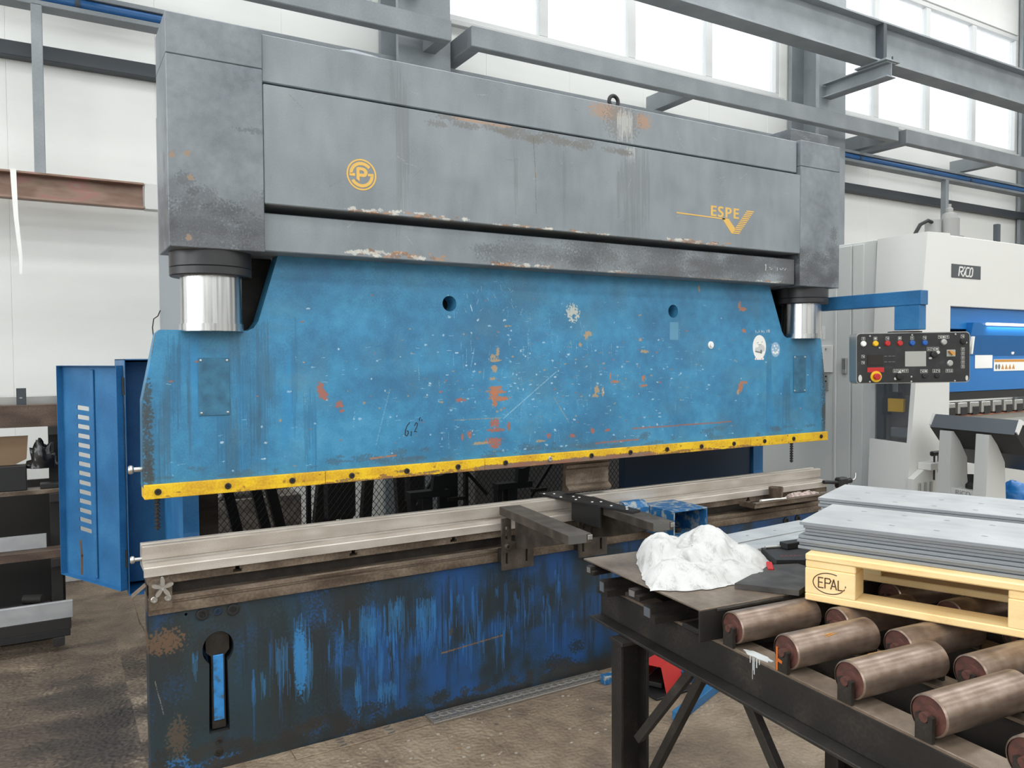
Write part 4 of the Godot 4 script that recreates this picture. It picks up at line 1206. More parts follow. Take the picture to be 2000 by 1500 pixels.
func cabinet_shell() -> SurfaceTool:
	var s := ST()
	bx(s, Vector3(0.018, 0.48, -1.8), Vector3(0.022, 1.705, -1.12), 0.0)
	bx(s, Vector3(0.018, 0.48, -1.8), Vector3(0.45, 1.705, -1.79), 0.0)
	bx(s, Vector3(0.018, 1.70, -1.8), Vector3(0.45, 1.706, -1.12), 0.0)
	bx(s, Vector3(0.018, 0.47, -1.8), Vector3(0.45, 0.48, -1.12), 0.0)
	bx(s, Vector3(0.036, 0.50, -1.30), Vector3(0.45, 1.69, -1.29), 0.0)
	bx(s, Vector3(0.446, 0.48, -1.8), Vector3(0.45, 1.705, -1.16), 0.0)
	return s

# ------------------------------------------------------------------ what shows through the throat of the press
func press_gap() -> void:
	var f := thing("mesh_fence", "black wire mesh guard behind the throat of the old press", "fence", Vector3(2.0, 0, -1.45))
	var s := ST()
	var d := 0.038
	var y0 := 0.25
	var y1 := 1.25
	var x := -0.3
	while x < 5.3:
		for sg: float in [1.0, -1.0]:
			var t0 := 0.0
			var t1 := 1.0
			var run := sg * (y1 - y0) * 0.8
			var lo := 0.5
			var hi := 4.5
			if run > 0.0:
				t0 = maxf(t0, (lo - x) / run)
				t1 = minf(t1, (hi - x) / run)
			else:
				t0 = maxf(t0, (hi - x) / run)
				t1 = minf(t1, (lo - x) / run)
			if t1 - t0 > 0.02:
				bar(s, Vector3(x + run * t0, lerpf(y0, y1, t0), -1.45), Vector3(x + run * t1, lerpf(y0, y1, t1), -1.45), 0.003, 0.003, 0.0)
		x += d
	part(f, "wire_mesh", s, M.black_oxide).set_meta("kind", "stuff")
	for px: float in [0.50, 1.06, 2.02, 2.16, 3.0, 4.5]:
		part(f, "post", box(Vector3(px - (0.012 if px != 2.02 else 0.07), 0, -1.47), Vector3(px + (0.012 if px != 2.02 else 0.07), 1.3, -1.43), 0.002), M.black_oxide)
	part(f, "rail", box(Vector3(0.5, 1.25, -1.47), Vector3(4.5, 1.28, -1.43), 0.002), M.black_oxide)
	part(f, "rail", box(Vector3(0.5, 0.22, -1.47), Vector3(4.5, 0.25, -1.43), 0.002), M.black_oxide)
	for q: Array in [[Vector3(1.70, 0.62, -1.40), Vector3(1.98, 1.02, -1.40)], [Vector3(2.05, 1.02, -1.40), Vector3(2.30, 0.75, -1.40)], [Vector3(2.66, 0.7, -1.40), Vector3(2.98, 1.1, -1.40)]]:
		var b := ST()
		bar(b, q[0], q[1], 0.02, 0.02)
		part(f, "brace", b, M.black_oxide)
	# back gauge fingers
	for q: Array in [[1.62, "black back gauge finger beside the dark fence post"], [2.22, "black back gauge finger in front of the plain wire mesh"]]:
		var g := thing("gauge_finger", q[1], "back gauge", Vector3(q[0], 0.6, -0.95), "back gauge fingers")
		part(g, "carriage", box(Vector3(q[0] - 0.02, 0.55, -1.0), Vector3(q[0] + 0.05, 0.86, -0.93), 0.003), M.black_oxide)
		part(g, "arm", box(Vector3(q[0] - 0.10, 0.86, -1.0), Vector3(q[0] + 0.16, 0.90, -0.92), 0.003), M.black_oxide)
		var fg := ST()
		ext(fg, [Vector2(q[0] + 0.05, 0.90), Vector2(q[0] + 0.13, 0.90), Vector2(q[0] + 0.145, 1.0), Vector2(q[0] + 0.09, 0.985), Vector2(q[0] + 0.06, 0.99)], -0.97, -0.93)
		part(g, "stop", fg, M.black_oxide)
		part(g, "foot", box(Vector3(q[0] - 0.09, 0.66, -1.0), Vector3(q[0] - 0.05, 0.86, -0.95), 0.003), M.black_oxide)
		part(g, "screw", box(Vector3(q[0] + 0.14, 0.83, -0.92), Vector3(q[0] + 0.26, 0.85, -0.90), 0.002), M.dark_steel)
	# leaning bars and a dark tripod behind the mesh
	var n := 0
	for q: Array in [[Vector3(0.80, 0.0, -1.62), Vector3(0.50, 1.4, -1.62)], [Vector3(0.98, 0.0, -1.62), Vector3(0.66, 1.4, -1.62)], [Vector3(1.07, 0.0, -1.62), Vector3(0.75, 1.4, -1.62)]]:
		var b := ST()
		bar(b, q[0], q[1], 0.06, 0.06)
		solo("leaning_bar", b, M.rack_dark, ["dark steel bar leaning alone next to the rusty frame plate", "dark steel bar leaning first of a close pair behind the mesh", "dark steel bar leaning second of a close pair behind the mesh"][n], "bar", "bars leaning behind the mesh")
		n += 1
	var tp := thing("tool_stand", "dark welded tool stand with splayed legs behind the mesh", "stand", Vector3(1.5, 0, -2.1))
	for q: Array in [[1.25, 1.42], [1.38, 1.44], [1.55, 1.5], [1.62, 1.75], [1.98, 1.92], [2.08, 2.0]]:
		var b := ST()
		bar(b, Vector3(q[0], 0, -2.1), Vector3(q[1], 1.35, -2.15), 0.07, 0.07)
		part(tp, "leg", b, M.rack_dark)
	part(tp, "hub", box(Vector3(1.35, 0.55, -2.2), Vector3(1.58, 0.85, -2.05), 0.02), M.rack_dark)
	part(tp, "top", box(Vector3(1.3, 1.33, -2.3), Vector3(2.05, 1.4, -2.0), 0.004), M.rack_dark)
	var hs := ST()
	var arc: Array = []
	for i in 13:
		var a := PI + PI * i / 12.0
		arc.append(Vector3(1.77 + cos(a) * 0.09, 1.10 + sin(a) * 0.10, -2.0))
	arc.push_front(Vector3(1.68, 1.36, -2.0))
	arc.append(Vector3(1.86, 1.36, -2.0))
	tube(hs, arc, 0.012, 8)
	part(tp, "hose_loop", hs, M.rubber)
	part(tp, "hook_body", box(Vector3(1.95, 0.62, -2.06), Vector3(2.1, 0.9, -1.98), 0.02), M.rubber)
	n = 0
	for q: Array in [[0.92, 0.866, -2.45, 0.5, 0.28], [1.12, 0.808, -2.75, -0.5, 0.16], [0.86, 0.857, -2.95, 0.5, 0.26]]:
		var cbx := ST()
		bx(cbx, Vector3(-q[4], -0.012, -0.15), Vector3(q[4], 0.012, 0.15), 0.002, Transform3D(Basis(Vector3(0, 0, 1), q[3]), Vector3(q[0], q[1], q[2])))
		solo("scrap_sheet", cbx, M.clutter, ["brown scrap sheet tilted behind the mesh near the leaning bars", "brown scrap sheet tilted against the tool stand legs", "larger brown scrap sheet lying higher behind the leaning bars"][n], "scrap sheet", "scrap sheets behind the mesh")
		n += 1
	solo("scrap_bin", box(Vector3(0.55, 0, -3.1), Vector3(1.25, 0.72, -2.3), 0.006), M.clutter, "dark scrap bin on the floor behind the mesh", "bin")
	solo("grey_locker", box(Vector3(2.55, 0, -2.6), Vector3(4.3, 1.5, -2.05), 0.006), M.locker_grey, "plain dark grey locker standing behind the wire mesh", "locker")
	# a short length of upper tool left standing under the clamps
	var pu := ST()
	ext_x(pu, [Vector2(-0.085, 0.982), Vector2(-0.03, 0.982), Vector2(-0.022, 0.995), Vector2(-0.022, 1.003), Vector2(-0.048, 1.022), Vector2(-0.05, 1.04), Vector2(-0.05, 1.10), Vector2(-0.04, 1.112), Vector2(-0.04, 1.128), Vector2(-0.05, 1.132), Vector2(-0.05, 1.151), Vector2(-0.072, 1.151), Vector2(-0.078, 1.04)], 2.04, 2.325)
	solo("punch_segment", pu, M.bed_steel, "short brown steel punch segment standing under the yellow clamps", "punch")
# ------------------------------------------------------------------ things on and at the bed
func bed_things() -> void:
	# lower die
	var t := thing("lower_die", "long bright steel bottom die lying along the bed rail", "die", Vector3(2.0, 0.868, -0.06))
	var s := ST()
	ext_x(s, [Vector2(-0.115, 0.869), Vector2(0.021, 0.869), Vector2(0.021, 0.847), Vector2(0.030, 0.847), Vector2(0.030, 0.881), Vector2(0.027, 0.885), Vector2(-0.008, 0.892), Vector2(-0.030, 0.893), Vector2(-0.032, 0.901), Vector2(-0.021, 0.905), Vector2(-0.020, 0.956), Vector2(-0.025, 0.960), Vector2(-0.048, 0.961), Vector2(-0.062, 0.940), Vector2(-0.076, 0.961), Vector2(-0.10, 0.961), Vector2(-0.105, 0.955)], -0.014, 4.06)
	part(t, "die_bar", s, M.die_steel)
	var b := ST()
	lathe(b, Vector3(-0.014, 0.905, -0.05), Vector3(-1, 0, 0), [[0, 0.008], [0.026, 0.008], [0.026, 0.012], [0.03, 0.016], [0.037, 0.016], [0.042, 0.012], [0.042, 0.0]], 12)
	part(t, "end_bolt", b, M.bright_steel)
	# sheet support arms
	support_arm(1.60, 0.112, "grey sheet support arm with its bracket bolted to the bed, nothing on top")
	var a2 := support_arm(2.06, 0.112, "grey sheet support arm carrying a black stop plate with studs")
	var sp := thing("stop_plate", "black steel plate with bright studs lying on a support arm", "plate", Vector3(1.98, 0.962, 0.1))
	var ps := ST()
	ext_y(ps, [Vector2(1.935, -0.16), Vector2(2.075, -0.17), Vector2(2.115, 0.05), Vector2(2.10, 0.49), Vector2(2.045, 0.50), Vector2(1.97, 0.10)], 0.9625, 0.972)
	part(sp, "plate", ps, M.black_oxide)
	for q: Array in [[1.955, -0.13], [2.0, -0.10], [1.975, 0.0], [2.04, 0.02], [2.05, 0.06], [2.0, 0.10], [2.03, 0.20], [2.07, 0.22], [2.05, 0.33], [2.06, 0.44], [2.09, 0.40]]:
		var st := ST()
		lathe(st, Vector3(q[0], 0.972, q[1]), Vector3(0, 1, 0), [[0, 0.008], [0.003, 0.007], [0.004, 0.0]], 10)
		part(sp, "stud", st, M.bright_steel)
	part(sp, "drop_plate", box(Vector3(2.0, 0.86, 0.06), Vector3(2.012, 0.9625, 0.30), 0.001), M.black_oxide)
	# blue support tube with an open end
	var bt := thing("blue_support_tube", "short blue box tube with an open worn end bolted to the bed", "tube", Vector3(2.6, 0.75, 0.17))
	var bs := ST()
	bx(bs, Vector3(2.485, 0.752, 0.03), Vector3(2.493, 0.884, 0.30), 0.001)
	bx(bs, Vector3(2.717, 0.752, 0.03), Vector3(2.725, 0.884, 0.30), 0.001)
	bx(bs, Vector3(2.485, 0.884, 0.03), Vector3(2.725, 0.892, 0.30), 0.002)
	bx(bs, Vector3(2.485, 0.744, 0.03), Vector3(2.725, 0.752, 0.30), 0.002)
	bx(bs, Vector3(2.49, 0.75, 0.022), Vector3(2.72, 0.89, 0.03), 0.0)
	part(bt, "tube", bs, M.blue_worn)
	var bk := ST()
	lathe(bk, Vector3(2.60, 0.752, 0.2), Vector3(0, 1, 0), [[0, 0.022], [0.02, 0.022], [0.024, 0.018], [0.024, 0]], 12)
	part(bt, "bolt", bk, M.dark_steel)
	var b2 := thing("blue_stop_block", "small worn blue stop block sitting on the bed rail", "block", Vector3(2.35, 0.87, 0.0))
	var b2s := ST()
	ext_x(b2s, [Vector2(0.032, 0.850), Vector2(0.11, 0.850), Vector2(0.11, 0.890), Vector2(0.075, 0.918), Vector2(0.045, 0.922), Vector2(0.032, 0.90)], 2.33, 2.478)
	part(b2, "block", b2s, M.blue_worn)
	# tray with a cup and rags
	var tr := thing("oil_tray", "shallow steel tray hooked along the bed rail", "tray", Vector3(3.55, 0.79, 0.08))
	var ts := ST()
	bx(ts, Vector3(3.26, 0.800, 0.022), Vector3(3.95, 0.804, 0.14), 0.001)
	bx(ts, Vector3(3.26, 0.800, 0.137), Vector3(3.95, 0.832, 0.141), 0.001)
	bx(ts, Vector3(3.26, 0.800, 0.022), Vector3(3.264, 0.832, 0.141), 0.001)
	part(tr, "pan", ts, M.bed_steel)
	part(tr, "lip", box(Vector3(3.26, 0.828, 0.12), Vector3(3.95, 0.834, 0.155), 0.001), M.bed_steel)
	var cs := ST()
	lathe(cs, Vector3(3.51, 0.805, 0.085), Vector3(0, 1, 0), [[0, 0.0], [0, 0.036], [0.09, 0.044], [0.095, 0.044], [0.095, 0.040], [0.01, 0.033], [0.01, 0.0]], 20)
	solo("tin_cup", cs, M.bed_steel, "dented oily tin cup standing in the steel tray", "cup")
	var rw := ST()
	cyl(rw, Vector3(3.36, 0.828, 0.10), Vector3(3.55, 0.828, 0.125), 0.012, 10)
	solo("rolled_paper", rw, M.paper, "small roll of white paper lying in the steel tray", "paper roll")
	solo("oily_rag", lump(Vector3(3.76, 0.805, 0.08), Vector3(0.16, 0.04, 0.045), 31, 0.5), M.rag_dirty, "crumpled dirty pink rag lying in the steel tray", "rag")
	# toggles at the far end of the bed
	var tg := thing("hose_fitting", "black hose fitting with a metal hook at the end of the bed", "fitting", Vector3(4.2, 0.86, 0.0))
	var tgs := ST()
	cyl(tgs, Vector3(4.0, 0.885, 0.05), Vector3(4.18, 0.865, 0.05), 0.012, 10)
	bx(tgs, Vector3(4.14, 0.83, 0.02), Vector3(4.23, 0.90, 0.07), 0.01)
	cyl(tgs, Vector3(4.22, 0.868, 0.03), Vector3(4.30, 0.868, 0.03), 0.018, 12)
	part(tg, "body", tgs, M.black_plastic)
	var hk := ST()
	tube(hk, [Vector3(4.29, 0.868, 0.03), Vector3(4.33, 0.868, 0.03), Vector3(4.35, 0.88, 0.03), Vector3(4.355, 0.915, 0.03)], 0.007, 8)
	part(tg, "hook", hk, M.bright_steel)

# outline in (x, z) pushed upwards
func ext_y(s: SurfaceTool, poly: Array, y0: float, y1: float) -> void:
	ext(s, poly, -y0, -y1, Transform3D(Basis(Vector3(1, 0, 0), Vector3(0, 0, 1), Vector3(0, -1, 0)), Vector3.ZERO))

func support_arm(x: float, w: float, label: String) -> Node3D:
	var t := thing("sheet_support", label, "sheet support", Vector3(x, 0.7, 0.1), "sheet support arms")
	# bracket plate with slots on the bed rail
	var s := ST()
	var o := x - 1.60
	ext(s, [Vector2(1.572 + o, 0.66), Vector2(1.752 + o, 0.66), Vector2(1.752 + o, 0.765), Vector2(1.625 + o, 0.80), Vector2(1.622 + o, 0.915), Vector2(1.572 + o, 0.915)], 0.072, 0.084, Transform3D.IDENTITY, [slot_hole(1.598 + o, 0.81, 0.875), slot_hole(1.598 + o, 0.69, 0.745), slot_hole(1.712 + o, 0.69, 0.75)])
	part(t, "bracket_plate", s, M.bracket_steel)
	part(t, "spacer", box(Vector3(1.58 + o, 0.69, 0.021), Vector3(1.75 + o, 0.757, 0.072), 0.001), M.dark_steel)
	bolt(t, Vector3(1.598 + o, 0.778, 0.084), Vector3(0, 0, 1), 0.016, M.bracket_steel, "bolt", 0.018)
	var g := ST()
	ext_x(g, [Vector2(0.084, 0.76), Vector2(0.26, 0.80), Vector2(0.62, 0.905), Vector2(0.62, 0.921), Vector2(0.084, 0.921)], x + 0.045, x + 0.055)
	part(t, "gusset", g, M.bracket_steel)
	# the arm, turned a little
	var xf := Transform3D(Basis(Vector3.UP, deg_to_rad(-6.0)), Vector3(x, 0.921, 0.0))
	var a := ST()
	bx(a, Vector3(0, 0, 0.01), Vector3(w, 0.040, 0.72), 0.0015, xf)
	part(t, "arm", a, M.bracket_steel)
	var r := ST()
	bx(r, Vector3(w - 0.018, 0.014, 0.02), Vector3(w + 0.004, 0.034, 0.724), 0.001, xf)
	part(t, "scale_strip", r, M.alu)
	var e := ST()
	bx(e, Vector3(0.002, 0.002, 0.72), Vector3(w - 0.024, 0.038, 0.7215), 0.0, xf)
	part(t, "end_face", e, M.bright_steel)
	return t

func slot_hole(x: float, y0: float, y1: float) -> Array:
	return [Vector2(x - 0.007, y0), Vector2(x + 0.007, y0), Vector2(x + 0.007, y1), Vector2(x - 0.007, y1)]

# a crumpled heap: half ellipsoid broken up by noise
func lump(at: Vector3, r: Vector3, sd: int, rough: float, n := 40) -> SurfaceTool:
	var nz := FastNoiseLite.new()
	nz.seed = sd
	nz.frequency = 1.0
	nz.fractal_octaves = 4
	nz.noise_type = FastNoiseLite.TYPE_SIMPLEX_SMOOTH
	var V: Array = []
	for j in n / 2 + 1:
		var row: Array = []
		for i in n + 1:
			var a := TAU * (i % n) / n
			var e := PI / 2 * j / (n / 2)
			var d := Vector3(cos(a) * cos(e), sin(e), sin(a) * cos(e))
			var f := 1.0 + rough * nz.get_noise_3dv(d * 1.8)
			row.append(at + d * r * f)
		V.append(row)
	return grid_surface(V)

func grid_surface(V: Array, two_sided := false) -> SurfaceTool:
	var s := ST()
	var h := V.size()
	var w: int = V[0].size()
	var N: Array = []
	for j in h:
		var row: Array = []
		for i in w:
			var du: Vector3 = V[j][mini(i + 1, w - 1)] - V[j][maxi(i - 1, 0)]
			var dv: Vector3 = V[mini(j + 1, h - 1)][i] - V[maxi(j - 1, 0)][i]
			var n := du.cross(dv)
			if n.y < 0.0 and absf(n.normalized().y) > 0.02:
				pass
			row.append(n.normalized() if n.length() > 1e-12 else Vector3.UP)
		N.append(row)
	var c: Vector3 = Vector3.ZERO
	for j in h:
		c += V[j][0] / float(h)
	for j in h - 1:
		for i in w - 1:
			for f: Array in [[[j, i], [j, i + 1], [j + 1, i + 1]], [[j, i], [j + 1, i + 1], [j + 1, i]]]:
				var a: Vector3 = V[f[0][0]][f[0][1]]
				var b: Vector3 = V[f[1][0]][f[1][1]]
				var d: Vector3 = V[f[2][0]][f[2][1]]
				var g := (b - a).cross(d - a)
				if g.length_squared() < 1e-18:
					continue
				var order := f
				var m: Vector3 = N[f[0][0]][f[0][1]] + N[f[1][0]][f[1][1]] + N[f[2][0]][f[2][1]]
				var flip := 1.0
				if surface_sign < 0.0:
					flip = -1.0
				if g.dot(m * flip) > 0.0:
					order = [f[0], f[2], f[1]]
				for k: Array in order:
					var p: Vector3 = V[k[0]][k[1]]
					s.set_normal(N[k[0]][k[1]] * flip)
					s.set_uv(Vector2(p.x, p.z + p.y * 0.7))
					s.add_vertex(p)
	return s

var surface_sign := -1.0

# ------------------------------------------------------------------ control pendant
func pendant() -> void:
	var t := thing("control_pendant", "black control panel with coloured buttons hung from a blue swing arm", "control panel", Vector3(4.1, 1.5, 0.6))
	var a := ST()
	bx(a, Vector3(4.06, 2.00, -0.42), Vector3(4.13, 2.085, 0.66), 0.003)
	part(t, "swing_arm", a, M.blue_paint)
	var p := ST()
	bx(p, Vector3(4.062, 1.855, 0.49), Vector3(4.128, 2.0, 0.65), 0.003)
	part(t, "drop_post", p, M.blue_paint)
	part(t, "pivot", box(Vector3(4.04, 1.95, -0.48), Vector3(4.15, 2.12, -0.40), 0.004), M.blue_paint)
	# the box faces the operator
	var yaw := deg_to_rad(-30.6)
	var xf := Transform3D(Basis(Vector3.UP, yaw) * Basis(Vector3(0, 0, 1), deg_to_rad(0.6)), Vector3(4.085, 1.690, 0.60))
	var w := 0.336
	var h := 0.150
	var rr := 0.022
	var outline: Array = []
	for q: Array in [[w - rr, h - rr, 0.0], [-w + rr, h - rr, PI / 2], [-w + rr, -h + rr, PI], [w - rr, -h + rr, 3 * PI / 2]]:
		outline.append_array(circle(Vector2(q[0], q[1]), rr, 6, -1.0, q[2], q[2] + PI / 2))
	var b := ST()
	ext(b, outline, -0.10, -0.004, xf)
	var bxn := part(t, "housing", b, M.alu)
	var f := ST()
	var inner: Array = []
	for v: Vector2 in outline:
		inner.append(v * Vector2(0.986, 0.97))
	ext(f, inner, -0.004, 0.002, xf)
	var face := part(t, "face_plate", f, M.panel_black)
	var top := ST()
	bx(top, Vector3(-0.11, h, -0.09), Vector3(0.06, h + 0.008, -0.01), 0.002, xf)
	part(t, "mount_plate", top, M.dark_steel)
	# buttons, knobs and signs: pixel-free layout in metres on the face
	var put := func(x: float, y: float, r: float, m: Material, called: String, hh := 0.010) -> void:
		var s := ST()
		lathe(s, xf * Vector3(x, y, 0.002), xf.basis.z, [[0, r * 1.15], [0.003, r * 1.15], [0.003, r], [hh, r], [hh + 0.002, r * 0.8], [hh + 0.002, 0]], 18)
		part(face, called, s, m)
	var sign_plate := func(x: float, y: float, n: int, k := 0.022) -> void:
		var s := ST()
		for i in n:
			var cx := x + (i - (n - 1) / 2.0) * k
			for e: Array in [[Vector2(-1, -1), Vector2(1, -1)], [Vector2(1, -1), Vector2(1, 1)], [Vector2(1, 1), Vector2(-1, 1)], [Vector2(-1, 1), Vector2(-1, -1)]]:
				stroke(s, [Vector2(cx, y) + e[0] * k * 0.42, Vector2(cx, y) + e[1] * k * 0.42], 0.0014, 0.002, 0.0026, xf)
			var v := (int(absf(x * 1000.0)) + i * 3) % 4
			if v == 0:
				stroke(s, [Vector2(cx, y - 0.006), Vector2(cx, y + 0.006)], 0.003, 0.002, 0.0026, xf)
				stroke(s, [Vector2(cx - 0.004, y + 0.002), Vector2(cx, y + 0.006), Vector2(cx + 0.004, y + 0.002)], 0.0018, 0.002, 0.0026, xf)
			elif v == 1:
				ext(s, circle(Vector2(cx, y), 0.006, 12), 0.002, 0.0026, xf)
			elif v == 2:
				stroke(s, [Vector2(cx - 0.005, y + 0.005), Vector2(cx, y), Vector2(cx + 0.005, y - 0.005)], 0.0025, 0.002, 0.0026, xf)
				stroke(s, [Vector2(cx + 0.005, y + 0.005), Vector2(cx + 0.005, y - 0.003)], 0.0025, 0.002, 0.0026, xf)
			else:
				stroke(s, [Vector2(cx, y + 0.006), Vector2(cx, y - 0.006)], 0.003, 0.002, 0.0026, xf)
				stroke(s, [Vector2(cx - 0.004, y - 0.002), Vector2(cx, y - 0.006), Vector2(cx + 0.004, y - 0.002)], 0.0018, 0.002, 0.0026, xf)
		part(face, "pictogram", s, M.print_white)
	var px := [-0.296, -0.225, -0.154, -0.081, -0.008, 0.066]
	var cols := ["white", "yellow", "red", "red", "button_blue", "button_blue"]
	for i in 6:
		put.call(px[i], 0.087, 0.0145, M[cols[i]], "push_button")
		sign_plate.call(px[i], 0.117, 1)
	put.call(0.178, 0.090, 0.0155, M.alu, "push_button")
	sign_plate.call(0.178, 0.120, 3)
	put.call(0.292, 0.092, 0.0165, M.rubber, "push_button")
	sign_plate.call(0.290, 0.122, 1)
	var ds := ST()
	bx(ds, Vector3(-0.275, -0.045, 0.002), Vector3(-0.11, 0.022, 0.0035), 0.0, xf)
	part(face, "display_frame", ds, M.black_plastic)
	var dg := ST()
	bx(dg, Vector3(-0.272, -0.042, 0.0035), Vector3(-0.185, 0.019, 0.005), 0.0, xf)
	part(face, "display_glass", dg, M.display_dark)
	sign_plate.call(-0.298, 0.012, 1, 0.02)
	sign_plate.call(-0.298, -0.024, 1, 0.02)
	for q: Array in [[-0.165, 0.012], [-0.14, 0.012], [-0.118, 0.012], [-0.165, -0.022], [-0.14, -0.022], [-0.118, -0.022]]:
		var l := ST()
		stroke(l, [Vector2(q[0] - 0.008, q[1]), Vector2(q[0] + 0.008, q[1])], 0.003, 0.0035, 0.004, xf)
		part(face, "label_line", l, M.grey_print)
	var rd := ST()
	bx(rd, Vector3(-0.272, -0.082, 0.002), Vector3(-0.174, -0.054, 0.003), 0.0, xf)
	part(face, "red_label", rd, M.red)
	var es := ST()
	lathe(es, xf * Vector3(-0.222, -0.108, 0.002), xf.basis.z, [[0, 0.033], [0.004, 0.033], [0.004, 0.018]], 24)
	part(face, "stop_ring", es, M.yellow)
	put.call(-0.222, -0.108, 0.019, M.red, "emergency_stop", 0.024)
	var bp := ST()
	bx(bp, Vector3(-0.05, -0.052, 0.002), Vector3(0.074, 0.038, 0.004), 0.001, xf)
	var blank := part(face, "blank_plate", bp, M.alu)
	for q: Array in [[-0.045, 0.033], [0.069, 0.033], [-0.045, -0.047], [0.069, -0.047]]:
		bolt(blank, xf * Vector3(q[0], q[1], 0.004), xf.basis.z, 0.004, M.bright_steel, "screw", 0.002)
	sign_plate.call(0.115, 0.050, 3, 0.024)
	put.call(0.118, 0.018, 0.018, M.black_plastic, "selector_knob", 0.014)
	var am := ST()
	bx(am, Vector3(0.196, 0.004, 0.002), Vector3(0.247, 0.044, 0.005), 0.001, xf)
	part(face, "switch_plate", am, M.alu)
	var am2 := ST()
	ext(am2, [Vector2(0.202, 0.036), Vector2(0.212, 0.040), Vector2(0.238, 0.024), Vector2(0.234, 0.012), Vector2(0.222, 0.012)], 0.005, 0.022, xf)
	part(face, "switch_lever", am2, M.amber)
	for i in 5:
		sign_plate.call(0.292, 0.046 - i * 0.0255, 1, 0.022)
	put.call(0.215, -0.035, 0.016, M.alu, "key_lock", 0.006)
	sign_plate.call(0.212, -0.080, 2, 0.022)
	sign_plate.call(-0.075, -0.076, 4, 0.023)
	put.call(-0.085, -0.110, 0.019, M.rubber, "selector_knob", 0.016)
	sign_plate.call(0.062, -0.080, 2, 0.023)
	sign_plate.call(0.135, -0.080, 2, 0.023)
	put.call(0.066, -0.108, 0.014, M.black_plastic, "push_button", 0.006)
	put.call(0.138, -0.108, 0.014, M.rubber, "push_button", 0.006)
	for q: Array in [[-0.257, 0.132], [-0.008, 0.135], [0.248, 0.135], [0.313, 0.085], [-0.20, 0.062], [-0.012, -0.112], [-0.258, -0.138], [-0.012, -0.14], [0.245, -0.14]]:
		bolt(face, xf * Vector3(q[0], q[1], 0.002), xf.basis.z, 0.005, M.bright_steel, "screw", 0.002)
	for q: Array in [[Vector2(-0.315, -0.118), 0.011, 0.022], [Vector2(0.316, -0.125), 0.008, 0.016], [Vector2(0.145, 0.03), 0.012, 0.010], [Vector2(0.10, -0.004), 0.010, 0.006], [Vector2(-0.082, -0.086), 0.010, 0.007], [Vector2(-0.107, -0.122), 0.008, 0.008]]:
		var wsp := ST()
		ext(wsp, circle(q[0], q[1], 12, q[2]), 0.002, 0.0024, xf)
		part(face, "worn_patch", wsp, M.print_white)
	# a sheaf of papers clipped to the far edge
	var pap := ST()
	bx(pap, Vector3(w + 0.004, 0.06, -0.06), Vector3(w + 0.012, 0.125, -0.02), 0.001, xf)
	bx(pap, Vector3(w + 0.02, 0.06, -0.055), Vector3(w + 0.03, 0.165, -0.03), 0.001, xf * Transform3D(Basis(Vector3(0, 0, 1), -0.12), Vector3.ZERO))
	part(t, "clipped_paper", pap, M.paper)
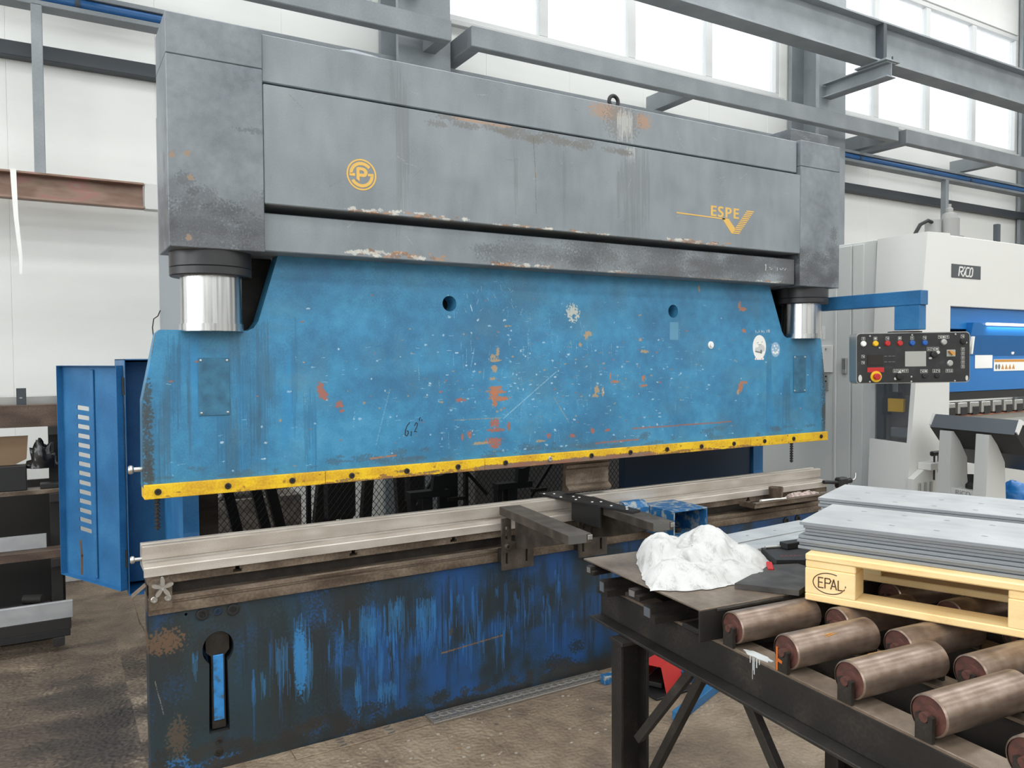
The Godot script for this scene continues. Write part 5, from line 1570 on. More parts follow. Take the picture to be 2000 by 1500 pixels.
# ------------------------------------------------------------------ the white press brake and its console
func second_press() -> void:
	var t := thing("white_press_brake", "newer white and blue press brake with a tall grey cabinet side", "press brake", Vector3(6.5, 0, -0.6))
	# tall cabinet: its side with doors looks at the old press
	part(t, "cabinet_body", box(Vector3(5.21, 0.0, -2.3), Vector3(5.75, 2.60, -0.42), 0.004), M.grey_cabinet)
	for q: Array in [[-2.28, -0.775, 0.06, 2.55], [-0.755, -0.63, 0.06, 2.58], [-0.615, -0.52, 0.06, 2.58]]:
		part(t, "side_door", box(Vector3(5.195, q[2], q[0]), Vector3(5.212, q[3], q[1]), 0.003), M.grey_cabinet)
	var edge := ST()
	bx(edge, Vector3(5.185, 0.5, -0.775), Vector3(5.2, 2.33, -0.755), 0.003)
	part(t, "door_edge", edge, M.white_machine)
	var hd := part(t, "door_handle", box(Vector3(5.175, 1.56, -0.70), Vector3(5.196, 1.69, -0.655), 0.004), M.alu)
	part(hd, "grip", box(Vector3(5.165, 1.60, -0.685), Vector3(5.176, 1.68, -0.668), 0.003), M.grey_print)
	part(t, "notice", box(Vector3(5.193, 1.84, -0.98), Vector3(5.1955, 1.95, -0.87), 0.0), M.paper)
	part(t, "notice_print", box(Vector3(5.1915, 1.88, -0.965), Vector3(5.1932, 1.895, -0.90), 0.0), M.grey_print)
	part(t, "document_pocket", box(Vector3(5.18, 1.57, -0.985), Vector3(5.194, 1.79, -0.79), 0.002), M.paper)
	part(t, "pocket_pin", box(Vector3(5.174, 1.755, -0.855), Vector3(5.18, 1.77, -0.84), 0.002), M.alu)
	part(t, "switch_yellow", box(Vector3(5.18, 1.44, -0.975), Vector3(5.196, 1.51, -0.92), 0.003), M.yellow)
	part(t, "switch_knob", box(Vector3(5.165, 1.46, -0.955), Vector3(5.18, 1.49, -0.94), 0.003), M.black_plastic)
	part(t, "indicator_strip", box(Vector3(5.185, 1.42, -0.87), Vector3(5.196, 1.57, -0.83), 0.002), M.alu)
	for y: float in [1.53, 1.49]:
		part(t, "indicator", box(Vector3(5.18, y, -0.856), Vector3(5.186, y + 0.012, -0.844), 0.001), M.black_plastic)
	# sloping column cover
	var s := ST()
	var F := [Vector3(5.19, 2.603, 0.0), Vector3(5.47, 2.612, 0.0), Vector3(5.49, 2.58, 0.0), Vector3(5.49, 0.0, 0.0), Vector3(4.90, 0.0, 0.0)]
	var B := [Vector3(5.19, 2.60, -0.40), Vector3(5.47, 2.60, -0.42), Vector3(5.49, 2.58, -0.42), Vector3(5.49, 0.0, -0.42), Vector3(5.10, 0.0, -0.42)]
	var ids := [[0, 1, 2], [0, 2, 3], [0, 3, 4]]
	for k: Array in ids:
		tri(s, F[k[0]], F[k[1]], F[k[2]], Vector3(0, 0, 1))
	quad(s, F[0], F[1], B[1], B[0], Vector3(0, 1, 0))
	quad(s, F[1], F[2], B[2], B[1], Vector3(1, 1, 0).normalized())
	quad(s, F[2], F[3], B[3], B[2], Vector3(1, 0, 0))
	var ns: Vector3 = (F[4] - F[0]).cross(B[0] - F[0]).normalized()
	if ns.x > 0.0:
		ns = -ns
	# the side leaves a window between y = 1.05 and 1.50
	var L := func(y: float, back: float) -> Vector3:
		var f: Vector3 = (F[0] as Vector3).lerp(F[4], (2.603 - y) / 2.603)
		var b: Vector3 = (B[0] as Vector3).lerp(B[4], (2.603 - y) / 2.603)
		return f.lerp(b, back)
	quad(s, L.call(2.603, 0), L.call(2.603, 1), L.call(1.52, 1), L.call(1.52, 0), ns)
	quad(s, L.call(1.07, 0), L.call(1.07, 1), L.call(0, 1), L.call(0, 0), ns)
	quad(s, L.call(1.52, 0), L.call(1.52, 0.10), L.call(1.07, 0.10), L.call(1.07, 0), ns)
	part(t, "column_cover", s, M.white_machine)
	var gp := ST()
	quad(gp, L.call(1.52, 0.10), L.call(1.52, 1.0), L.call(1.07, 1.0), L.call(1.07, 0.10), ns)
	part(t, "guard_pane", gp, M.smoked_pane)
	# what shows behind the pane
	part(t, "throat_back", box(Vector3(5.40, 1.0, -0.41), Vector3(5.48, 1.6, -0.05), 0.0), M.rear_beige)
	part(t, "throat_frame", box(Vector3(5.20, 1.06, -0.40), Vector3(5.24, 1.52, -0.34), 0.003), M.rail_dark)
	part(t, "throat_frame", box(Vector3(5.22, 1.08, -0.30), Vector3(5.38, 1.16, -0.05), 0.01), M.alu)
	var ls := part(t, "laser_unit", box(Vector3(5.17, 1.28, -0.29), Vector3(5.20, 1.38, -0.16), 0.003), M.yellow)
	part(ls, "laser_body", box(Vector3(5.165, 1.255, -0.33), Vector3(5.22, 1.38, -0.285), 0.003), M.black_plastic)
	part(ls, "laser_head", box(Vector3(5.17, 1.385, -0.30), Vector3(5.22, 1.43, -0.20), 0.003), M.black_plastic)
	part(ls, "laser_rod", box(Vector3(5.19, 1.42, -0.26), Vector3(5.21, 1.60, -0.22), 0.003), M.alu)
	part(t, "throat_block", box(Vector3(5.25, 1.25, -0.2), Vector3(5.33, 1.40, -0.05), 0.003), M.alu)
	# upper beam
	part(t, "upper_beam", box(Vector3(5.49, 2.072, -0.40), Vector3(9.4, 2.60, -0.012), 0.004), M.white_machine)
	var lp := part(t, "logo_plate", box(Vector3(5.515, 2.288, -0.012), Vector3(5.905, 2.390, -0.008), 0.001), M.logo_grey)
	var lg := ST()
	var k := 0.052
	var O := Vector2(5.605, 2.305)
	for st: Array in [[[0.0, 0.0], [0.25, 1.35], [1.0, 1.35], [1.15, 1.1], [1.0, 0.75], [0.45, 0.65], [1.0, 0.0], [1.25, 0.0], [1.85, 1.0]], [[1.5, 1.25], [1.55, 1.4]], [[2.7, 1.35], [2.15, 1.35], [1.9, 1.1], [1.75, 0.3], [1.95, 0.0], [2.55, 0.0], [2.75, 0.2], [2.95, 1.1], [3.2, 1.35], [3.5, 1.35], [3.65, 1.1], [3.5, 0.25], [3.25, 0.0], [2.9, 0.0]]]:
		var pts: Array = []
		for p: Array in st:
			pts.append(O + Vector2(p[0] * k, p[1] * k * 0.92))
		stroke(lg, pts, 0.0115, -0.008, -0.0065)
	part(lp, "logo", lg, M.white)
	# blue ram
	part(t, "blue_band", box(Vector3(5.49, 1.905, -0.38), Vector3(9.4, 2.07, -0.05), 0.003), M.machine_blue)
	part(t, "slot_back", box(Vector3(5.49, 1.83, -0.38), Vector3(9.4, 1.903, -0.34), 0.0), M.rear_beige)
	part(t, "blue_ram", box(Vector3(5.49, 1.42, -0.38), Vector3(9.4, 1.828, -0.09), 0.003), M.machine_blue)
	var hood := ST()
	ext_x(hood, [Vector2(-0.088, 1.70), Vector2(-0.02, 1.86), Vector2(0.0, 1.955), Vector2(-0.05, 1.955), Vector2(-0.06, 1.87), Vector2(-0.088, 1.80)], 5.80, 9.4)
	part(t, "lamp_hood", hood, M.machine_blue)
	var lt := ST()
	bx(lt, Vector3(5.96, 1.935, 0.001), Vector3(8.6, 1.957, 0.02), 0.008)
	part(t, "lamp_tube", lt, M.lamp_white)
	area_light("work_lamp_light", Vector3(7.3, 1.93, 0.012), Vector3(0, -1, 0.05), Vector2(2.6, 0.02), 0.35, Color(1, 1, 1))
	part(t, "paper_sheet", box(Vector3(5.985, 1.60, -0.088), Vector3(6.235, 1.80, -0.086), 0.0), M.paper)
	var pin := ST()
	cyl(pin, Vector3(6.11, 1.775, -0.086), Vector3(6.11, 1.775, -0.078), 0.016, 12)
	part(t, "magnet", pin, M.alu)
	var pin2 := ST()
	cyl(pin2, Vector3(6.52, 1.73, -0.09), Vector3(6.52, 1.73, -0.075), 0.022, 14)
	part(t, "round_cap", pin2, M.white)
	var wl := part(t, "warning_label", box(Vector3(6.26, 1.575, -0.089), Vector3(6.80, 1.67, -0.087), 0.0), M.paper)
	part(wl, "label_header", box(Vector3(6.265, 1.648, -0.087), Vector3(6.795, 1.668, -0.0862), 0.0), M.amber)
	var tr := ST()
	for i in 4:
		var x := 6.39 + i * 0.055
		ext(tr, [Vector2(x - 0.022, 1.59), Vector2(x + 0.022, 1.59), Vector2(x, 1.632)], -0.087, -0.0862)
	part(wl, "triangles", tr, M.amber)
	var ov := ST()
	for i in 2:
		ext(ov, circle(Vector2(6.295 + i * 0.042, 1.610), 0.016, 14, 0.022), -0.087, -0.0862)
	part(wl, "round_signs", ov, M.grey_print)
	part(t, "clamp_rail", box(Vector3(5.49, 1.355, -0.32), Vector3(9.4, 1.419, -0.10), 0.002), M.black_plastic)
	for i in 22:
		var x := 5.60 + i * 0.165
		var cl := part(t, "tool_clamp", box(Vector3(x, 1.245, -0.16), Vector3(x + 0.125, 1.335, -0.085), 0.006), M.alu)
		part(cl, "clamp_gap", box(Vector3(x + 0.028, 1.235, -0.15), Vector3(x + 0.115, 1.30, -0.080), 0.002), M.black_plastic)
	part(t, "copper_line", box(Vector3(5.52, 1.225, -0.2), Vector3(9.4, 1.236, -0.10), 0.0), M.copper)
	var pu := ST()
	ext_x(pu, [Vector2(-0.20, 1.225), Vector2(-0.12, 1.225), Vector2(-0.12, 1.18), Vector2(-0.10, 1.10), Vector2(-0.13, 1.085), Vector2(-0.19, 1.15)], 5.80, 9.4)
	part(t, "punch_bar", pu, M.alu)
	part(t, "back_sheet", box(Vector3(5.49, 0.0, -0.45), Vector3(9.4, 1.30, -0.42), 0.003), M.rear_beige)
	part(t, "lower_table", box(Vector3(5.49, 0.0, -0.30), Vector3(9.4, 0.86, -0.06), 0.003), M.grey_machine)
	part(t, "bottom_die", box(Vector3(5.60, 0.86, -0.22), Vector3(9.4, 0.96, -0.12), 0.003), M.alu)
	# valves on top
	var v := ST()
	lathe(v, Vector3(5.72, 2.60, -0.15), Vector3(0, 1, 0), [[0, 0.10], [0.02, 0.10], [0.02, 0.07], [0.16, 0.07], [0.16, 0.06], [0.20, 0.05], [0.21, 0.025], [0.24, 0.025], [0.25, 0.012], [0.275, 0.012], [0.275, 0.0]], 24)
	part(t, "valve", v, M.alu_dull)
	var v2 := ST()
	lathe(v2, Vector3(5.62, 2.60, -0.22), Vector3(0, 1, 0), [[0, 0.06], [0.15, 0.06], [0.15, 0.0]], 18)
	part(t, "valve", v2, M.alu_dull)
	var ho := ST()
	tube(ho, [Vector3(5.62, 2.72, -0.2), Vector3(5.52, 2.74, -0.2), Vector3(5.42, 2.70, -0.2), Vector3(5.36, 2.63, -0.2), Vector3(5.34, 2.58, -0.2)], 0.014, 8)
	part(t, "hose", ho, M.rubber)
	part(t, "lifting_pin", box(Vector3(6.24, 2.60, -0.1), Vector3(6.28, 2.755, -0.06), 0.004), M.rail_dark)
	# tool holder on the column front
	var th := thing("tool_holder", "white bracket with spanners hung on the white press column", "tool holder", Vector3(5.1, 0.75, 0.05))
	var ths := ST()
	ext(ths, [Vector2(4.98, 0.62), Vector2(5.22, 0.62), Vector2(5.22, 0.86), Vector2(5.10, 0.88), Vector2(4.98, 0.82)], 0.002, 0.05)
	part(th, "holder_body", ths, M.white_machine)
	part(th, "holder_lip", box(Vector3(5.10, 0.88, 0.002), Vector3(5.36, 0.93, 0.10), 0.003), M.white_machine)
	for x: float in [5.03, 5.10, 5.17]:
		part(th, "spanner", box(Vector3(x, 0.55, 0.052), Vector3(x + 0.022, 0.79, 0.062), 0.003), M.alu)
	var kk := ST()
	bx(kk, Vector3(5.16, 0.975, 0.05), Vector3(5.30, 1.01, 0.08), 0.008)
	cyl(kk, Vector3(5.20, 0.80, 0.065), Vector3(5.20, 0.98, 0.065), 0.007, 8)
	cyl(kk, Vector3(5.25, 0.85, 0.065), Vector3(5.25, 0.98, 0.065), 0.006, 8)
	part(th, "hex_key", kk, M.black_plastic)
	# operator console on two light legs
	var c := thing("operator_console", "black tilted operator console on light grey twin legs by the white press", "console", Vector3(4.8, 0, 0.6))
	var cs := ST()
	# long axis runs away from the camera; its back strip and underside look at the old press
	var cx := Transform3D(Basis(Vector3(-0.187, 0, 0.982), Vector3.UP, Vector3(-0.982, 0, -0.187)), Vector3(5.02, 0, 0.14))
	ext_x(cs, [Vector2(0.0, 1.20), Vector2(-0.045, 1.29), Vector2(-0.44, 1.10), Vector2(-0.46, 0.95), Vector2(-0.36, 0.93), Vector2(-0.12, 1.06)], 0.0, 0.64, cx)
	part(c, "console_body", cs, M.black_plastic)
	var lid := ST()
	ext_x(lid, [Vector2(0.001, 1.200), Vector2(0.004, 1.201), Vector2(-0.041, 1.291), Vector2(-0.044, 1.290)], 0.008, 0.632, cx)
	part(c, "front_panel", lid, M.console_slate)
	for x: float in [-0.008, 0.636]:
		var ce := ST()
		ext_x(ce, [Vector2(0.002, 1.22), Vector2(-0.03, 1.298), Vector2(-0.45, 1.10), Vector2(-0.445, 1.08), Vector2(-0.05, 1.265), Vector2(-0.015, 1.20)], x, x + 0.012, cx)
		part(c, "end_trim", ce, M.white_machine)
	for x: float in [0.085, 0.365]:
		var le := ST()
		ext_x(le, [Vector2(0.004, 1.185), Vector2(-0.03, 1.185), Vector2(-0.10, 1.07), Vector2(-0.14, 1.0), Vector2(-0.20, 0.0), Vector2(0.06, 0.0), Vector2(0.03, 0.7)], x, x + 0.095, cx)
		part(c, "leg", le, M.grey_machine)
	var cb := ST()
	bx(cb, Vector3(0.18, 0.745, -0.12), Vector3(0.366, 0.80, 0.005), 0.003, cx)
	part(c, "cross_piece", cb, M.grey_machine)
	text(c, "maker_name", "RiCO", 0.030, cx * Transform3D(Basis(), Vector3(0.273, 0.774, 0.0055)) * Transform3D(Basis(), -c.position * 0.0), M.grey_print, false, 1.3)
	var mt := ST()
	lathe(mt, cx * Vector3(0.27, 0.805, -0.08), Vector3(0, 1, 0), [[0, 0.04], [0.02, 0.04], [0.04, 0.025], [0.09, 0.03], [0.09, 0.0]], 16)
	part(c, "knob", mt, M.rubber)
	solo("blue_foot_guard", lump(Vector3(5.52, 0.70, 0.45), Vector3(0.10, 0.12, 0.10), 77, 0.2, 20), M.machine_blue, "blue rounded pedal guard behind the console legs", "pedal guard")
	solo("white_pedestal", box(Vector3(5.38, 0.0, 0.33), Vector3(5.8, 0.70, 0.58), 0.03), M.grey_machine, "pale pedestal box under the blue pedal guard", "pedestal")
# ------------------------------------------------------------------ roller table in the foreground; own axes: x along the rollers, z along the frame
var TX := Transform3D(Basis(Vector3(0.9962, 0, 0.0872), Vector3(0, 1, 0), Vector3(-0.0872, 0, 0.9962)), Vector3(1.378, 0, 1.047))
const ROLL_Y := 0.908
const ROLL_R := 0.047

func z_beam(s: SurfaceTool, x: float, z0: float, z1: float) -> void:
	# top flange to the right, web, bottom flange to the left
	bx(s, Vector3(x, 0.745, z0), Vector3(x + 0.010, 0.846, z1), 0.002)
	bx(s, Vector3(x - 0.05, 0.735, z0), Vector3(x + 0.010, 0.745, z1), 0.002)

func roller_table() -> void:
	var t := local_thing("roller_table", "welded dark steel roller table holding the pallet", "roller table", TX)
	for q: Array in [[0.062, 1.0], [0.345, 1.0], [0.70, 1.0], [1.05, 1.0]]:
		var s := ST()
		z_beam(s, q[0], 0.0 if q[0] < 0.1 else 0.03, 2.4)
		var be := part(t, "beam", s, M.table_frame)
		part(be, "top_flange", box(Vector3(q[0], 0.845, 0.0 if q[0] < 0.1 else 0.03), Vector3(q[0] + 0.085, 0.855, 2.4), 0.002), M.table_plate)
	for z: float in [0.02, 0.62, 1.5, 2.3]:
		part(t, "cross_bar", box(Vector3(0.08, 0.75, z), Vector3(1.08, 0.80, z + 0.04), 0.002), M.table_frame)
	# legs: channel section, open side to the front, with a head plate
	for q: Array in [[-0.02, 0.20], [1.0, 0.20], [0.30, 1.42], [1.02, 2.1], [0.62, 1.30]]:
		var x: float = q[0]
		var z: float = q[1]
		var s := ST()
		bx(s, Vector3(x, 0.0, z), Vector3(x + 0.010, 0.722, z + 0.06), 0.001)
		bx(s, Vector3(x + 0.105, 0.0, z), Vector3(x + 0.115, 0.722, z + 0.06), 0.001)
		bx(s, Vector3(x + 0.010, 0.0, z), Vector3(x + 0.105, 0.722, z + 0.008), 0.0)
		var lg := part(t, "leg", s, M.table_frame)
		part(lg, "head_plate", box(Vector3(x - 0.005, 0.722, z - 0.005), Vector3(x + 0.15, 0.734, z + 0.075), 0.001), M.table_frame)
	for q: Array in [[Vector3(0.035, 0.40, 0.285), Vector3(0.085, 0.735, 0.53)], [Vector3(0.075, 0.24, 0.285), Vector3(0.09, 0.735, 0.57)], [Vector3(0.06, 0.735, 0.78), Vector3(0.10, 0.25, 1.10)], [Vector3(0.50, 0.735, 1.4), Vector3(0.52, 0.3, 1.75)]]:
		var s := ST()
		bar(s, q[0], q[1], 0.028, 0.028)
		part(t, "brace", s, M.table_frame)
	# rollers in two staggered rows
	var rm := ST()
	lathe(rm, Vector3.ZERO, Vector3(1, 0, 0), [[0.0, ROLL_R - 0.004], [0.003, ROLL_R], [0.307, ROLL_R], [0.310, ROLL_R - 0.004]], 40)
	var roller_mesh := rm.commit()
	var cm := ST()
	lathe(cm, Vector3.ZERO, Vector3(1, 0, 0), [[0.0, 0.0], [0.0, 0.022], [0.004, 0.024], [0.004, ROLL_R - 0.004]], 32)
	lathe(cm, Vector3(-0.018, 0, 0), Vector3(1, 0, 0), [[0.0, 0.0], [0.0, 0.011], [0.018, 0.011]], 12)
	var cap_mesh := cm.commit()
	var cf := ST()
	lathe(cf, Vector3.ZERO, Vector3(1, 0, 0), [[0.306, ROLL_R - 0.004], [0.306, 0.024], [0.310, 0.022], [0.310, 0.0]], 32)
	var far_cap_mesh := cf.commit()
	var bk := ST()
	ext_x(bk, [Vector2(-0.021, -0.053), Vector2(0.021, -0.053), Vector2(0.021, 0.004), Vector2(0.015, 0.007), Vector2(0.011, 0.005), Vector2(0.010, -0.010), Vector2(-0.010, -0.010), Vector2(-0.011, 0.005), Vector2(-0.015, 0.007), Vector2(-0.021, 0.004)], -0.016, -0.006)
	var bracket_mesh := bk.commit()
	var rows := [[0.072, [0.705, 0.915, 1.122, 1.335, 1.55, 1.765, 1.98, 2.19]], [0.372, [0.815, 1.022, 1.228, 1.44, 1.655, 1.87, 2.085]], [0.735, [0.705, 0.915, 1.122, 1.335, 1.55, 1.765, 1.98]]]
	for rw: Array in rows:
		for z: float in rw[1]:
			var r := part_mesh(t, "roller", roller_mesh, M.roller)
			r.position = Vector3(rw[0], ROLL_Y, z)
			part_mesh(r, "end_cap", cap_mesh, M.red_primer)
			part_mesh(r, "end_cap", far_cap_mesh, M.red_primer)
			part_mesh(t, "bearing_bracket", bracket_mesh, M.dark_steel).position = Vector3(rw[0], ROLL_Y, z)
			part_mesh(t, "bearing_bracket", bracket_mesh, M.dark_steel).position = Vector3(rw[0] + 0.332, ROLL_Y, z)
	# marks on the near rollers and the frame
	for q: Array in [[0.19, 0.915, 0.02, 0.8], [0.18, 1.122, 0.06, 2.2]]:
		var ms := ST()
		for i in 5:
			var an: float = q[3] + i * 0.035
			bx(ms, Vector3(q[0] + 0.012 * (i % 3) - 0.01, -0.0004, -0.001), Vector3(q[0] + 0.012 * (i % 3) + q[2] * 0.6, 0.0005, 0.001), 0.0, Transform3D(Basis(), Vector3(0, ROLL_Y + sin(an) * (ROLL_R + 0.0001), float(q[1]) + cos(an) * (ROLL_R + 0.0001))))
		part(t, "paint_mark", ms, M.amber)
	var f := ST()
	stroke(f, [Vector2(0, -0.05), Vector2(0, 0.01)], 0.006, 0, 0.001, Transform3D(Basis(Vector3(0, 0, 1), Vector3(0, 1, 0), Vector3(-1, 0, 0)), Vector3(0.0555, ROLL_Y, 0.900)))
	stroke(f, [Vector2(0.002, -0.022), Vector2(0.016, -0.025)], 0.008, 0, 0.001, Transform3D(Basis(Vector3(0, 0, 1), Vector3(0, 1, 0), Vector3(-1, 0, 0)), Vector3(0.0555, ROLL_Y, 0.900)))
	part(t, "paint_letter", f, M.orange_paint)
	var sm := ST()
	for q: Array in [[0.030, 0.80, 0.030, 0.045], [0.024, 0.835, 0.018, 0.03], [0.036, 0.77, 0.018, 0.03]]:
		pass
	var sp: Array = []
	var spr := [0.9, 1.1, 0.95, 1.15, 1.0, 0.8, 1.1, 0.95, 1.05, 0.85, 1.2, 1.0, 0.9, 1.1, 1.0, 0.85, 1.05, 0.95]
	for i in 18:
		var an := TAU * i / 18.0
		sp.append(Vector2(0.082 + cos(an) * 0.017 * spr[i], 0.800 + sin(an) * 0.052 * spr[i]))
	ext_y_local(sm, sp, 0.855, 0.8565)
	for q: Array in [[0.79, 0.016, 0.003], [0.800, 0.034, 0.004], [0.806, 0.044, 0.003], [0.815, 0.022, 0.004], [0.826, 0.010, 0.003], [0.80, 0.06, 0.0015]]:
		bx(sm, Vector3(0.0612, 0.853 - q[1], q[0]), Vector3(0.062, 0.856, q[0] + q[2]), 0.0)
	part(t, "paint_spill", sm, M.spill_white)
	# folded sheet steel top
	var tp := ST()
	bx(tp, Vector3(0.0, 0.9485, -0.02), Vector3(1.22, 0.9545, 0.647), 0.0015)
	part(t, "top_plate", tp, M.table_plate)
	var tf := ST()
	bx(tf, Vector3(0.0, 0.856, 0.640), Vector3(1.22, 0.9485, 0.647), 0.001)
	part(t, "front_fold", tf, M.table_frame)
	part(t, "edge_strip", box(Vector3(0.06, 0.941, 0.647), Vector3(0.32, 0.951, 0.656), 0.002), M.dark_steel)
	var kn := ST()
	bx(kn, Vector3(0.03, 0.856, 0.52), Vector3(0.10, 0.875, 0.60), 0.008)
	part(t, "lug", kn, M.table_frame)

func ext_y_local(s: SurfaceTool, poly: Array, y0: float, y1: float) -> void:
	ext_y(s, poly, y0, y1)

# ------------------------------------------------------------------ pallet and plates; own axes: x along the long side, z towards the camera side
func pallet_and_plates() -> void:
	var e1 := Vector3(0.3726, 0, 0.928)
	var e2 := Vector3(0.928, 0, -0.3726)
	var B := Basis(e1, Vector3.UP, -e2)
	var X := Transform3D(B, Vector3(1.662, ROLL_Y + ROLL_R + 0.001, 1.79))
	var t := local_thing("euro_pallet", "pale wooden pallet branded EPAL lying on the rollers", "pallet", X)
	# x 0..1.2, z 0 (front) .. -0.8
	for q: Array in [[-0.1, 0.0], [-0.4725, -0.3275], [-0.8, -0.7]]:
		part(t, "bottom_board", box(Vector3(0.0, 0.0, q[0]), Vector3(1.2, 0.022, q[1]), 0.003), M.wood)
		var k := 0
		for xb: float in [0.0, 0.5275, 1.055]:
			var bl := part(t, "block", box(Vector3(xb, 0.022, q[0] + 0.001), Vector3(xb + 0.145, 0.100, q[1] - 0.001), 0.002), M.wood)
			if q[1] == 0.0 and k == 0:
				var br := ST()
				var o := Vector2(0.071, 0.0605)
				for i in 40:
					var a0 := TAU * i / 40.0
					var a1 := TAU * (i + 0.8) / 40.0
					if i < 7 or (i > 34 and i % 2 == 0):
						continue
					stroke(br, [o + Vector2(cos(a0) * 0.047, sin(a0) * 0.031), o + Vector2(cos(a1) * 0.047, sin(a1) * 0.031)], 0.0028, -0.001, -0.0004)
				part(bl, "brand_oval", br, M.brand_brown)
				var le := ST()
				for st: Array in [[[-0.018, 0.015], [-0.031, 0.015], [-0.031, -0.015], [-0.017, -0.015]], [[-0.031, 0.001], [-0.020, 0.001]], [[-0.012, -0.015], [-0.012, 0.015], [0.001, 0.015], [0.005, 0.009], [0.001, 0.001], [-0.012, 0.001]], [[0.005, -0.015], [0.013, 0.014], [0.021, -0.015]], [[0.009, -0.006], [0.018, -0.006]], [[0.026, 0.013], [0.026, -0.015], [0.040, -0.015]]]:
					var pts: Array = []
					for p: Array in st:
						pts.append(o + Vector2(p[0], p[1]))
					stroke(le, pts, 0.0034, -0.001, -0.0003)
				part(bl, "brand_letters", le, M.brand_brown)
			k += 1
	for xb: float in [0.0, 0.5275, 1.055]:
		part(t, "cross_board", box(Vector3(xb, 0.1, -0.8), Vector3(xb + 0.145, 0.122, -0.004), 0.003), M.wood)
	for q: Array in [[-0.145, 0.0], [-0.29, -0.185], [-0.4725, -0.3275], [-0.615, -0.515], [-0.8, -0.655]]:
		part(t, "deck_board", box(Vector3(0.0, 0.122, q[0]), Vector3(1.2, 0.144, q[1]), 0.004), M.wood)
	# stacked plates with holes
	var top := 0.144
	var PX := X
	var lengths := [1.20, 1.20, 1.20]
	var n := 0
	for q: Array in [[0.0, -0.036, 0.36, 0.045], [1.0, -0.034, 0.36, 0.052], [2.0, -0.038, 0.36, 0.040], [3.0, -0.036, 0.36, 0.048], [4.0, -0.020, 0.36, 0.060], [5.0, -0.018, 0.36, 0.056], [6.0, -0.022, 0.36, 0.052], [7.0, -0.030, 0.36, 0.042]]:
		var hole_rows: Array = [0.105, 0.285]
		var mesh := perforated(1.25, q[2], hole_rows) if q[0] == 7.0 else perforated(1.25, q[2], [])
		var o := part_mesh(self, "steel_plate", mesh, M.sheet_steel if q[0] == 7.0 else M.shaded_sheet_edge)
		if q[0] == 7.0:
			var LL := 1.25 if n == 7 and q.size() == 4 else 1.30
			part(o, "shaded_cut_edge", box(Vector3(0, 0.0003, 0.0), Vector3(LL, 0.0092, 0.0004), 0.0), M.shaded_sheet_edge)  # edge strip darkened for mill scale and for shade in the gaps
			part(o, "shaded_cut_edge", box(Vector3(-0.0004, 0.0003, -0.36), Vector3(0.0, 0.0092, 0.0), 0.0), M.shaded_sheet_edge)
		o.transform = PX * Transform3D(Basis(), Vector3(q[1], top + 0.0005 + q[0] * 0.0108, -q[3]))
		tag(o, "grey perforated steel plate on top of the front stack on the pallet" if q[0] == 7.0 else ["grey steel plate lowest in the front stack, flat on the pallet", "grey steel plate second from the bottom of the front stack", "grey steel plate third from the bottom of the front stack", "grey steel plate fourth from the bottom of the front stack, edge standing out", "grey steel plate fifth from the bottom of the front stack, set back", "grey steel plate third from the top of the front stack", "grey steel plate just under the perforated top one of the front stack"][n], "steel plate", "steel plates stacked on the pallet")
		n += 1
	n = 0
	for q: Array in [[0.0, -0.09], [1.0, -0.10], [2.0, -0.095], [3.0, -0.10], [4.0, -0.09], [5.0, -0.10], [6.0, -0.095], [7.0, -0.10]]:
		var mesh := perforated(1.30, 0.36, [0.06, 0.20]) if q[0] == 7.0 else perforated(1.30, 0.36, [])
		var o := part_mesh(self, "steel_plate", mesh, M.sheet_steel if q[0] == 7.0 else M.shaded_sheet_edge)
		if q[0] == 7.0:
			var LL := 1.25 if n == 7 and q.size() == 4 else 1.30
			part(o, "shaded_cut_edge", box(Vector3(0, 0.0003, 0.0), Vector3(LL, 0.0092, 0.0004), 0.0), M.shaded_sheet_edge)  # same edge colour, part scale and part painted shade
			part(o, "shaded_cut_edge", box(Vector3(-0.0004, 0.0003, -0.36), Vector3(0.0, 0.0092, 0.0), 0.0), M.shaded_sheet_edge)
		o.transform = PX * Transform3D(Basis(), Vector3(q[1], top + 0.0005 + q[0] * 0.0116, -0.475))
		tag(o, "grey perforated steel plate on top of the rear stack on the pallet" if q[0] == 7.0 else (["grey steel plate lowest in the rear stack on the pallet", "grey steel plate second from the bottom of the rear stack", "grey steel plate third from the bottom of the rear stack", "grey steel plate fourth from the bottom of the rear stack", "grey steel plate fifth from the bottom of the rear stack", "grey steel plate third from the top of the rear stack", "grey steel plate just under the perforated top one of the rear stack", ""] as Array)[n], "steel plate", "steel plates stacked on the pallet")
		n += 1

# a plate 10 mm thick, x 0..L, z 0..-W, with rows of small oval holes
func perforated(L: float, W: float, rows: Array) -> ArrayMesh:
	var s := ST()
	var h := 0.0098
	var nx := 10
	var pitch := 0.1215
	if rows.is_empty():
		bx(s, Vector3(0, 0, -W), Vector3(L, h, 0), 0.0012)
		return s.commit()
	# strips of the plate between the hole rows, the hole rows cut by outlines
	var holes: Array = []
	for i in nx:
		for r: float in rows:
			var c := Vector2(0.115 + i * pitch + (0.012 if r == rows[0] else 0.0), -r)
			holes.append(circle(c, 0.0085, 12, 0.0055))
	# cut at the mean x of each hole column
	var hs: Array = []
	for i in nx:
		for r in rows.size():
			var m := Vector2(0.121 + i * pitch, -rows[r])
			hs.append(circle(m, 0.0095, 12, 0.006))
	ext_y_holes(s, [Vector2(0, -W), Vector2(L, -W), Vector2(L, 0), Vector2(0, 0)], 0.0, h, hs)
	return s.commit()

func ext_y_holes(s: SurfaceTool, poly: Array, y0: float, y1: float, holes: Array) -> void:
	ext(s, poly, -y0, -y1, Transform3D(Basis(Vector3(1, 0, 0), Vector3(0, 0, 1), Vector3(0, -1, 0)), Vector3.ZERO), holes)

